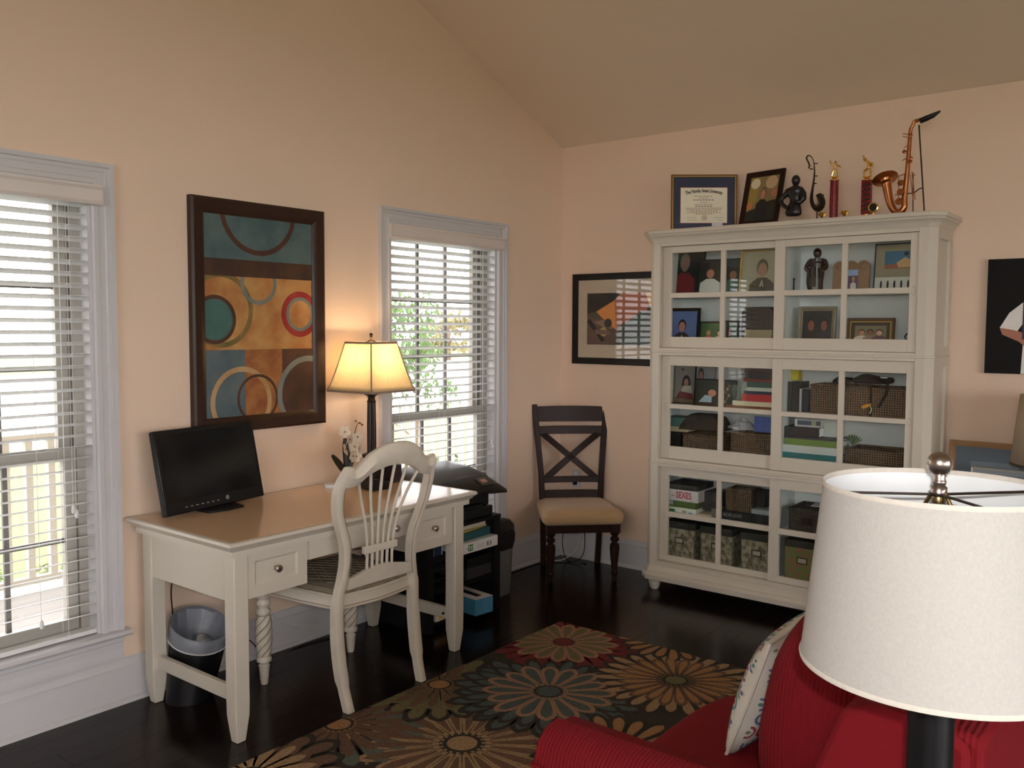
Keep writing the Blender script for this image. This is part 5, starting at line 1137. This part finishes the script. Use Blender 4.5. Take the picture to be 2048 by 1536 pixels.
for u, v, r in ((1804, 367, .016), (1803, 385, .017), (1800, 404, .018), (1811, 305, .010), (1822, 325, .011), (1824, 318, .009), (1823, 272, .010)):
    c = f([(u, v)])[0]; M = Matrix.Translation(c+Vector((0, -.018, 0)))@Matrix.Rotation(1.2, 4, 'X'); MB().lathe([(r, 0), (r, .004), (r*.5, .007)], COPPER, M=M, seg=14).build('key_cup', t)
for L in ([(1799, 352), (1799, 400)], [(1799, 353), (1813, 348)], [(1807, 268), (1818, 270)], [(1807, 274), (1818, 276)], [(1806, 322), (1815, 318)], [(1809, 298), (1816, 292)], [(1824, 345), (1832, 352)], [(1826, 350), (1832, 400)], [(1822, 350), (1828, 400)], [(1792, 391), (1812, 385)]):
    MB().tube(f(L, -.016), .0022, COPPER, 6).build('key_rod', t)
mb = MB(); mb.tube(f([(1838, 250), (1849, 428)])[:2], .0035, BRONZE, 8); mb.tube(sm(f([(1812, 388), (1828, 385), (1838, 378), (1845, 376)]), 4), .0028, BRONZE, 6)
q = f([(1826, 345), (1826, 425)]); mb.tube(q, .0025, BRONZE, 6)
for k in (q[1], f([(1849, 428)])[0]): mb.tube([k, Vector((k.x, k.y, 0))], .003, BRONZE, 6)
mb.box(-.03, -.05, 0, f([(1849, 428)])[0].x+.01, -.044, .004, BRONZE) if False else None
mb.build('stand_rod', t); MB().box(-.045, -.035, 0, .10, .035, .004, BRONZE).build('stand_plate', t)

# ------------------------------------------------------------------ pictures on the back wall
def landscape(p):
    p.rect(0, 0, 1, 1, '3a3a2c').poly([(0, 0), (.35, 0), (.4, .3), (.3, .62), (.1, .5), (0, .6)], '4c3a30').poly([(0, .6), (.12, .65), (.36, .86), (.42, 1), (0, 1)], '221c1c').poly([(.12, .64), (.36, .86), (.38, .3), (.3, .38)], 'b0743c').poly([(.38, .3), (.36, .86), (.45, 1), (.85, 1), (.75, .6), (.5, .45)], '8a5236').poly([(.75, 1), (1, 1), (1, .6), (.86, .62), (.8, .75)], 'b89870')
    p.poly([(.45, .0), (1, 0), (1, .62), (.85, .6), (.7, .66), (.5, .4)], '34403a').poly([(.0, .45), (.2, .05), (.24, .1), (.04, .5)], '1a1512').poly([(.08, .45), (.3, .5), (.34, .3), (.2, .35)], '6a5a4a').ell(.22, .25, .05, '8a7a44').ell(.28, .42, .05, '2a2622').poly([(.1, .3), (.3, .28), (.32, .2), (.12, .2)], '5c4844')
t = photo_frame('black-framed matted print partly hidden behind the hutch', 'picture', (.50, -.0015, 1.294), 0, .80, .585, .042, BF, landscape, d=.022, gl=True, mat_board=(mat('cream_mat_board', (.55, .47, .36), .8), .07, .085), name='framed_print')
# dark canvas right of the hutch
Ya = -.001
def port(p): p.rect(0, 0, 1, 1, BLACKM).person(.47, .52, .62, '8a5a48', '1a1410', 'c8bcb4').poly([(.10, .40), (.165, .53), (.26, .62), (.30, .50), (.22, .36)], 'c6bab4').poly([(.10, .40), (.12, .34), (.24, .28), (.30, .22), (.34, .28), (.26, .36), (.2, .38)], '8a5a48').poly([(.26, .62), (.30, .66), (.34, .3), (.26, .3)], '2a2438')
t = thing('portrait_canvas', 'dark frameless canvas portrait of a person in a white shirt, right of the hutch', 'picture', (2.55+.30, Ya, 1.318))
MB().box(-.30, -.03, 0, .30, 0, .552, BLACKM).build('canvas_block', t, bevel=.002); p = Pic(.598, .55, BLACKM, -.299, .001, -.0304); port(p); p.build(t)
# console table right of the hutch with frame and lamp (mostly behind the big shade)
t = thing('console_table', 'dark console table right of the hutch, behind the large drum shade', 'table', (2.95, -.26, 0))
MB().box(-.50, -.22, .62, .50, .22, .65, DARKW).build('tabletop', t, bevel=.003)
for sx in (-1, 1):
    for sy in (-1, 1): MB().box(sx*.46-.025, sy*.18-.025, 0, sx*.46+.025, sy*.18+.025, .62, DARKW).build('leg', t)
t = photo_frame('light oak frame with grey-blue mat leaning on the wall right of the hutch', 'picture frame', (2.62, -.10, .6505), 0, .40, .335, .028, mat('light_oak_frame', (.36, .20, .09), .45, var=.25), lambda p: p.rect(0, 0, 1, 1, '4a5660').rect(.2, .2, .8, .75, '5f6a72'), lean=4)
t = photo_frame('clear acrylic photo holder with pale strip, in front of the oak frame', 'picture frame', (2.80, -.20, .6505), 0, .52, .225, .010, mat('pale_acrylic', (.45, .42, .36), .2), lambda p: p.rect(0, 0, 1, 1, '6c7478').rect(.2, .3, .9, .9, '55606c').rect(.3, .5, .5, .8, 'a9a9a4'), lean=5)
t = thing('table_lamp', 'small lamp with beige drum shade and brown rim, at the right edge beyond the hutch', 'lamp', (2.915, -.30, .6505))
MB().lathe([(.06, 0), (.06, .012), (.02, .03), (.035, .10), (.045, .16), (.02, .24), (.012, .27), (.012, .40)], BRONZE, seg=20).build('base', t)
SH2 = shade_mat('beige_drum_shade', (.52, .42, .30), .25); r1, r0 = .165, .195
mb = MB(); z0_, z1_ = .275, .590; mb.loft([[Vector((r*math.cos(q*PI/24), r*math.sin(q*PI/24), z)) for q in range(48)] for r, z in ((r0, z0_), (r1, z1_))], SH2, cap=False); o = mb.build('lamp_shade', t, ang=60); o.modifiers.new('s', 'SOLIDIFY').thickness = .0015
mb = MB(); mb.loft([[Vector((r*math.cos(q*PI/24), r*math.sin(q*PI/24), z)) for q in range(48)] for r, z in ((r0+.002, z0_-.002), (r0+.0015, z0_+.010), (r0-.001, z0_+.010), (r0-.001, z0_-.002))], mat('dark_brown_rim', (.06, .04, .02), .7), cap=False, closed=True); mb.build('shade_rim', t)
MB().tube([(-r1, 0, z1_-.01), (r1, 0, z1_-.01)], .002, BRONZE, 6).build('shade_spider', t)
# ------------------------------------------------------------------ rug
RB = mat('dark_olive_rug_pile', (.030, .026, .017), .95, var=.3, vscale=60, bump=.6, bscale=400)
def rugm(n, c, c2): return mat('rug_'+n, c, .95, col2=c2, vscale=90, bump=.5, bscale=400)
RC = dict(red=rugm('crimson', (.13, .010, .012), (.18, .02, .02)), teal=rugm('slate_teal', (.05, .075, .07), (.08, .105, .095)), tan=rugm('tan', (.30, .19, .09), (.38, .25, .13)), pink=rugm('dusty_pink', (.30, .15, .09), (.36, .20, .12)),
          olive=rugm('olive', (.13, .11, .045), (.18, .15, .065)), org=rugm('burnt_orange', (.30, .15, .055), (.38, .20, .08)), brn=rugm('brown', (.12, .06, .035), (.16, .085, .05)), dk=rugm('near_black', (.022, .017, .012), (.03, .024, .017)), gteal=rugm('grey_teal', (.085, .10, .075), (.12, .13, .10)))
GX0, GX1, GY0, GY1 = .828, 3.3, -4.45, -1.168
t = thing('area_rug', 'dark area rug with large multicoloured chrysanthemum flowers', 'rug', ((GX0+GX1)/2, (GY0+GY1)/2, 0))
MB().box(-(GX1-GX0)/2, -(GY1-GY0)/2, .0005, (GX1-GX0)/2, (GY1-GY0)/2, .009, RB).build('rug_base', t, bevel=.003)
mb = MB(); cx_, cy_ = (GX0+GX1)/2, (GY0+GY1)/2; lay = [0]
def petal(cx, cy, a, r0, r1, w, m, z, tip=.75):
    d = (math.cos(a), math.sin(a)); n = (-d[1], d[0]); prof = [(0, .25), (.25, .55), (.5, .85), (tip, 1), (.9, .75), (1, .15)]
    P = [(r0+(r1-r0)*s_, w*k/2) for s_, k in prof]; P = P+[(x, -y) for x, y in P[::-1]]
    P = clip([(cx+d[0]*x+n[0]*y, cy+d[1]*x+n[1]*y) for x, y in P], GX0+.004, GY0+.004, GX1-.004, GY1-.004)
    if len(P) >= 3: mb.add([(x-cx_, y-cy_, z) for x, y in P], [tuple(range(len(P)))], RC[m])
def disc(cx, cy, r, m, z): 
    P = clip([(cx+r*math.cos(q*PI/10), cy+r*math.sin(q*PI/10)) for q in range(20)], GX0+.004, GY0+.004, GX1-.004, GY1-.004)
    if len(P) >= 3: mb.add([(x-cx_, y-cy_, z) for x, y in P], [tuple(range(len(P)))], RC[m])
def flower(cx, cy, R, layers, core, seed=0):
    z = .0093+lay[0]*.00125*.3; lay[0] = (lay[0]+1) % 9
    for (n, f0, f1, wk, m, edge, ph) in layers:
        w = 2*PI*R*f1*.62/n*wk
        for k in range(n):
            a = 2*PI*(k+ph)/n+seed; j = 1+.05*math.sin(k*2.4+seed)
            if edge: petal(cx, cy, a, R*f0*.9, R*f1*j, w*1.30, edge, z); petal(cx, cy, a, R*f0+.012, R*f1*j*.95-.010, w*.78, m, z+.00022)
            else: petal(cx, cy, a, R*f0, R*f1*j, w, m, z)
        z += .0005
    disc(cx, cy, R*.15, 'dk', z); disc(cx, cy, R*.12, core, z+.0002)
    for k in range(18): a = 2*PI*k/18; disc(cx+R*.165*math.cos(a), cy+R*.165*math.sin(a), R*.014, core, z+.0002)
flower(1.33, -2.50, .47, [(24, .55, 1, 1.15, 'tan', 'dk', 0), (22, .2, .80, .9, 'brn', 'tan', .5)], 'tan')
flower(.86, -2.68, .38, [(20, .35, 1, 1.15, 'gteal', 'dk', 0), (18, .1, .68, .9, 'brn', None, .5)], 'org', 1)
flower(.90, -2.16, .36, [(20, .35, 1, 1.1, 'olive', 'dk', 0), (18, .1, .72, .9, 'brn', 'olive', .5)], 'org', 2)
flower(.92, -3.12, .34, [(18, .4, 1, 1.1, 'brn', 'dk', 0), (16, .1, .7, 1, 'tan', 'brn', .5)], 'tan', .4)
flower(1.306, -1.93, .42, [(26, .35, 1, 1.15, 'teal', 'dk', 0), (24, .3, .86, 1, 'teal', 'dk', .5), (16, .16, .66, .95, 'teal', 'pink', 0)], 'teal', .2)
flower(1.02, -1.41, .36, [(26, .3, 1, 1.5, 'red', None, 0), (16, .16, .72, .95, 'olive', 'pink', 0)], 'red', .1)
flower(1.665, -1.49, .37, [(26, .4, 1, 1.05, 'tan', 'dk', 0), (22, .2, .72, .9, 'org', 'brn', .5)], 'olive', .3)
flower(1.42, -1.06, .27, [(20, .3, 1, 1.0, 'org', 'dk', 0)], 'org', .2)
flower(1.80, -2.20, .30, [(20, .3, 1, 1.0, 'org', 'dk', 0)], 'org', .5)
flower(1.80, -2.78, .34, [(20, .3, 1, 1.0, 'org', 'dk', 0), (18, .2, .7, 1, 'tan', 'brn', .5)], 'tan', .7)
flower(1.30, -3.35, .36, [(22, .3, 1, 1.0, 'teal', 'dk', 0)], 'pink', .7)
flower(2.10, -1.50, .26, [(20, .3, 1, 1.0, 'red', 'dk', 0)], 'pink', .7)
flower(2.05, -3.30, .36, [(22, .3, 1, 1.0, 'gteal', 'dk', 0)], 'org', .7)
mb.build('flower_pile', t)

# ------------------------------------------------------------------ red corduroy sofa
VEL = mat('smooth_red_velvet', (.19, .008, .013), .9, var=.12, vscale=12, bump=.15, bscale=200, spec=.15)
CORD = mat('red_corduroy', (.19, .008, .013), .9, kind='cord', bscale=34, bump=.5, var=.15, vscale=6, spec=.15)
CORDY = CORD
t = sofa = thing('sofa', 'red corduroy sofa with rolled arm, seen from behind its near end', 'sofa', (2.72, -2.30, .0095))
SX, SY = 2.72, -2.30
def sb(x0, y0, z0, x1, y1, z1, m, nm, bev=.03, sg=4): return MB().box(x0-SX, y0-SY, z0, x1-SX, y1-SY, z1, m).build(nm, t, bevel=bev, seg=sg)
sb(2.30, -3.11, .08, 3.12, -1.50, .32, VEL, 'seat_base', .02)
def arm(y0, y1):
    zt = .60; mb = MB(); prof = []
    def sec(x, k=1, zo=0):
        yc_ = (y0+y1)/2; hw_ = (y1-y0)/2*k
        P = [(-hw_*.94, .075), (-hw_, .30), (-hw_*1.0, .48), (-hw_*.96, .535+zo), (-hw_*.80, .575+zo), (-hw_*.45, .597+zo), (0, .602+zo), (hw_*.5, .597+zo), (hw_*.85, .575+zo), (hw_, .53+zo), (hw_, .40), (hw_*.94, .075)]
        return [Vector((x-SX, yc_+a_-SY, z)) for a_, z in P]
    R_ = [sec(2.245, .90, -.03), sec(2.250, .97, -.012), sec(2.265, 1, 0), sec(2.4, 1), sec(2.6, 1, -.003), sec(2.8, 1, -.004), sec(3.0, 1), sec(3.13, 1)]
    return mb.loft(R_, VEL)
o = arm(-3.305, -3.112).build('arm', t, ang=60)
mb = MB(); R_ = []
for x in (2.258, 2.4, 2.6, 2.8, 2.92): R_.append([Vector((x-SX, y-SY, z)) for y, z in ((-3.312, .30), (-3.3125, .48), (-3.3085, .538), (-3.292, .580), (-3.262, .6035), (-3.215, .610), (-3.215, .600), (-3.27, .58), (-3.295, .50))])
mb.loft(R_, CORD); mb.build('arm_panel', o, ang=60)
MB().tube([(2.256-SX, -3.315-SY, .535), (2.6-SX, -3.3155-SY, .535), (2.95-SX, -3.315-SY, .535)], .004, VEL, 8).build('piping', o)
o = arm(-1.50, -1.31).build('arm', t, ang=60)
# seat cushions
def cushion(x0, y0, z0, x1, y1, z1, m, nm, puff=.03, parent=None, tilt=0, mk=None):
    nx, ny, nz = 10, 14, 8; cx, cy, cz = (x0+x1)/2, (y0+y1)/2, (z0+z1)/2; a_, b_, c_ = (x1-x0)/2, (y1-y0)/2, (z1-z0)/2
    bm = bmesh.new(); bmesh.ops.create_cube(bm, size=2); bmesh.ops.subdivide_edges(bm, edges=bm.edges, cuts=9, use_grid_fill=True)
    for v in bm.verts:
        x, y, z = v.co; e = 3.6; r = (abs(x)**e+abs(y)**e+abs(z)**e)**(1/e); x, y, z = x/r, y/r, z/r
        f = (1-x*x*.9)*(1-y*y*.9); z *= 1+puff/c_*f; g = (1-z*z*.9)*(1-y*y*.9) if abs(z) < 1 else 0; x *= 1+puff/a_*g*.6
        P = Vector((x*a_, y*b_, z*c_)); P = Matrix.Rotation(tilt, 3, 'Y')@P; v.co = P+Vector((cx-SX, cy-SY, cz))
    me = bpy.data.meshes.new(nm); bm.to_mesh(me); bm.free(); me.materials.append(m)
    for p in me.polygons: p.use_smooth = True
    o = bpy.data.objects.new(nm, me); COL.objects.link(o); o.parent = parent or t; s_ = o.modifiers.new('s', 'SUBSURF'); s_.levels = s_.render_levels = 1; return o
cushion(2.285, -3.105, .315, 2.90, -2.31, .445, VEL, 'seat_cushion', .012); cushion(2.285, -2.30, .315, 2.90, -1.505, .445, VEL, 'seat_cushion', .012)
# backrest
mb = MB(); pr = [(2.86, .10), (2.84, .60), (2.93, .84), (2.97, .862), (3.10, .862), (3.14, .83), (3.15, .10)]
mb.prism([(x-SX, z) for x, z in pr], -3.300-SY, -1.315-SY, VEL, 'y'); mb.build('backrest', t, bevel=.012)
mb = MB(); mb.prism([(x-SX, z) for x, z in [(3.08, .12), (3.02, .868), (3.10, .872), (3.158, .84), (3.165, .12)]], -3.285-SY, -1.33-SY, CORD, 'y'); mb.build('back_panel', t, bevel=.012)
c = cushion(2.66, -3.10, .452, 2.95, -2.32, .88, CORD, 'back_cushion', .03, tilt=.17); cushion(2.66, -2.30, .452, 2.95, -1.52, .88, CORD, 'back_cushion', .03, tilt=.17)
for sx, sy in ((2.34, -3.2), (2.34, -1.4), (3.08, -3.2), (3.08, -1.4)): MB().lathe([(.02, 0), (.028, .07), (.028, .08)], DARKW, (sx-SX, sy-SY, 0), 14).build('foot', t)

# patterned throw pillow leaning on the back cushion
PC = mat('ivory_pillow_cloth', (.62, .58, .50), .9, bump=.3, bscale=300)
PCOL = [mat('pillow_teal', (.09, .22, .24), .9), mat('pillow_magenta', (.36, .05, .08), .9), mat('pillow_olive', (.22, .22, .10), .9), mat('pillow_blue', (.10, .13, .28), .9)]
def pillow(label, loc, rot, w, h, dp, seed):
    t = thing('throw_pillow', label, 'pillow', loc, rot=rot, group='throw pillows on the sofa'); n = 22
    def S_(u, v, s): 
        k = (1-abs(u)**2.4)*(1-abs(v)**2.4); e = 1-.07*(1-abs(v)**2)*abs(u) ; e2 = 1-.07*(1-abs(u)**2)*abs(v)
        return Vector((u*w/2*e, s*dp/2*(max(k, 0)**.5), v*h/2*e2+h/2))
    mb = MB()
    for s in (-1, 1):
        V = [S_(-1+2*i/n, -1+2*j/n, s) for j in range(n+1) for i in range(n+1)]
        mb.add(V, [(j*(n+1)+i, j*(n+1)+i+1, (j+1)*(n+1)+i+1, (j+1)*(n+1)+i) for j in range(n) for i in range(n)], PC)
    o = mb.build('pillow_cover', t, ang=80)
    rnd = random.Random(seed)
    for s in (-1, 1):
        mb = MB()
        for gx in range(-4, 5):
            for gz in range(-4, 5):
                cu, cv = gx*.23+(gz % 2)*.115, gz*.25; kk = rnd.randrange(4); m = PCOL[kk]; R0, R1_ = (.075, .125)
                if (gx+gz) % 2: 
                    for q in range(8):
                        a0_, a1_ = 2*PI*q/8, 2*PI*(q+1)/8; L = [(R0, a0_), (R1_, a0_), (R1_, a1_), (R0, a1_)]
                        P = [(cu+r*math.cos(b_)*.8, cv+r*math.sin(b_)) for r, b_ in L]
                        if max(abs(x) for p_ in P for x in p_) < .97: mb.add([S_(x, y, s)+Vector((0, s*.0012, 0)) for x, y in P], [(0, 1, 2, 3)], m)
                    P = [(cu+.04*math.cos(q*PI/3), cv+.04*math.sin(q*PI/3)) for q in range(6)]
                else:
                    P = []
                    for q in range(14):
                        b_ = q/13*4.6+rnd.random()*.05; 
                    st = rnd.random()*6
                    for q in range(9):
                        a0_, a1_ = st+4.4*q/9, st+4.4*(q+1)/9; Q = [(cu+r*math.cos(b_), cv+r*math.sin(b_)) for r, b_ in ((.075, a0_), (.115, a0_), (.115, a1_), (.075, a1_))]
                        if max(abs(x) for p_ in Q for x in p_) < .97: mb.add([S_(x, y, s)+Vector((0, s*.0012, 0)) for x, y in Q], [(0, 1, 2, 3)], m)
                    P = [(cu+.035*math.cos(q*PI/3), cv+.035*math.sin(q*PI/3)) for q in range(6)]
                if max(abs(x) for p_ in P for x in p_) < .97: mb.add([S_(x, y, s)+Vector((0, s*.0013, 0)) for x, y in P], [tuple(range(6))], PCOL[(kk+1) % 4])
        mb.build('ikat_print', o)
    E_ = [S_(x, y, 1) for x, y in [(-1+2*i/n, -1) for i in range(n)]+[(1, -1+2*i/n) for i in range(n)]+[(1-2*i/n, 1) for i in range(n)]+[(-1, 1-2*i/n) for i in range(n+1)]]
    MB().tube(E_, .0045, PC, 6).build('piping', o); return t
pillow('ivory ikat-print throw pillow, the nearer one, by the sofa arm', (2.50, -2.64, .452), (math.radians(-19), 0, math.radians(-88)), .40, .335, .12, 3)
pillow('ikat-print throw pillow further along the sofa, half behind the drum shade', (2.52, -2.12, .452), (math.radians(-19), 0, math.radians(-92)), .44, .335, .12, 8)

# ------------------------------------------------------------------ foreground lamp on its end table
LX2, LY2 = 3.138, -3.562
t = thing('end_table', 'dark end table at the near arm of the red sofa', 'table', (LX2+.02, LY2-.01, 0))
MB().box(-.21, -.21, .56, .21, .21, .585, DARKW).build('tabletop', t, bevel=.003)
for sx in (-1, 1):
    for sy in (-1, 1): MB().box(sx*.18-.02, sy*.18-.02, .0095, sx*.18+.02, sy*.18+.02, .56, DARKW).build('leg', t)
t = thing('table_lamp', 'large table lamp with off-white linen drum shade and nickel ball finial, in the foreground', 'lamp', (LX2, LY2, .5855))
BLK = mat('satin_black_lamp_body', (.006, .006, .007), .35)
MB().lathe([(.085, 0), (.085, .012), (.04, .025), (.030, .04), (.030, .44), (.012, .442), (.012, .446)], BLK, seg=32).build('lamp_body', t)
SH3 = shade_mat('off_white_linen_shade', (.60, .575, .54), .15, 260)
zt_, zb_ = at(1880, 980, 'z', 1.29), None
Z1, Z0 = 1.314-.5855, 1.068-.5855; RT, RBt = .150, .175; n = 96
def cr(r, z): return [Vector((r*math.cos(2*PI*q/n), r*math.sin(2*PI*q/n), z)) for q in range(n)]
o = MB().loft([cr(RBt+(RT-RBt)*k/6, Z0+(Z1-Z0)*k/6) for k in range(7)], SH3, cap=False).build('lamp_shade', t, ang=60)
MB().loft([cr(RBt-.0016+(RT-RBt)*k/6, Z0+(Z1-Z0)*k/6) for k in range(7)], mat('white_shade_lining', (.90, .93, .97), .6), cap=False).build('lining', o, ang=60)
for r, z in ((RT, Z1), (RBt, Z0)): MB().loft([cr(r+.0015, z-.004), cr(r+.0022, z), cr(r+.0005, z+.0028), cr(r-.0022, z), cr(r-.0018, z-.004)], shade_mat('linen_rim_%d' % (r*1000), (.72, .67, .60), .05, 150), cap=False, closed=True).build('rolled_rim', o, ang=60)
zs_ = Z1-.010; BRS = mat('aged_brass', (.30, .22, .10), .35, 1)
mb = MB()
for q in range(3):
    a_ = math.radians((226, 36, 308)[q]); mb.tube([(.008*math.cos(a_), .008*math.sin(a_), zs_), (RT*.985*math.cos(a_), RT*.985*math.sin(a_), Z1-.004)], .0019, BRONZE, 8)
mb.tube([(math.cos(2*PI*q/24)*.011, math.sin(2*PI*q/24)*.011, zs_) for q in range(25)], .0022, BRONZE, 6); mb.build('shade_spider', t)
mb = MB(); mb.tube(sm([(0, 0, .43), (.055, -.03, .50), (.058, -.03, .60), (.012, -.006, zs_-.003), (-.012, .006, zs_-.003), (-.058, .03, .60), (-.055, .03, .50), (0, 0, .43)], 6), .0028, BRS, 8); mb.build('harp', t)
MB().lathe([(.014, .445), (.016, .47), (.016, .50), (.012, .505)], BRS, seg=16).build('socket', t)
MB().lathe([(.012, .506), (.015, .52), (.029, .555), (.030, .575), (.022, .60), (.006, .61)], mat('frosted_bulb', (.8, .8, .78), .3), seg=20).build('light_bulb', t)
MB().lathe([(.006, zs_), (.0105, zs_+.002), (.0105, zs_+.010), (.008, zs_+.012), (.0085, zs_+.015), (.0095, zs_+.017), (.0085, zs_+.019), (.0075, zs_+.022), (.0085, zs_+.0265), (.0075, zs_+.028)]+[(.0165*math.sin(q*PI/16+.35), zs_+.0425-.0165*math.cos(q*PI/16+.35)) for q in range(15)], CHROME, seg=28).build('finial', t, ang=60)
MB().lathe([(.0085, zs_-.012), (.0095, zs_-.006), (.007, zs_)], BRS, seg=14).build('finial_nut', t)
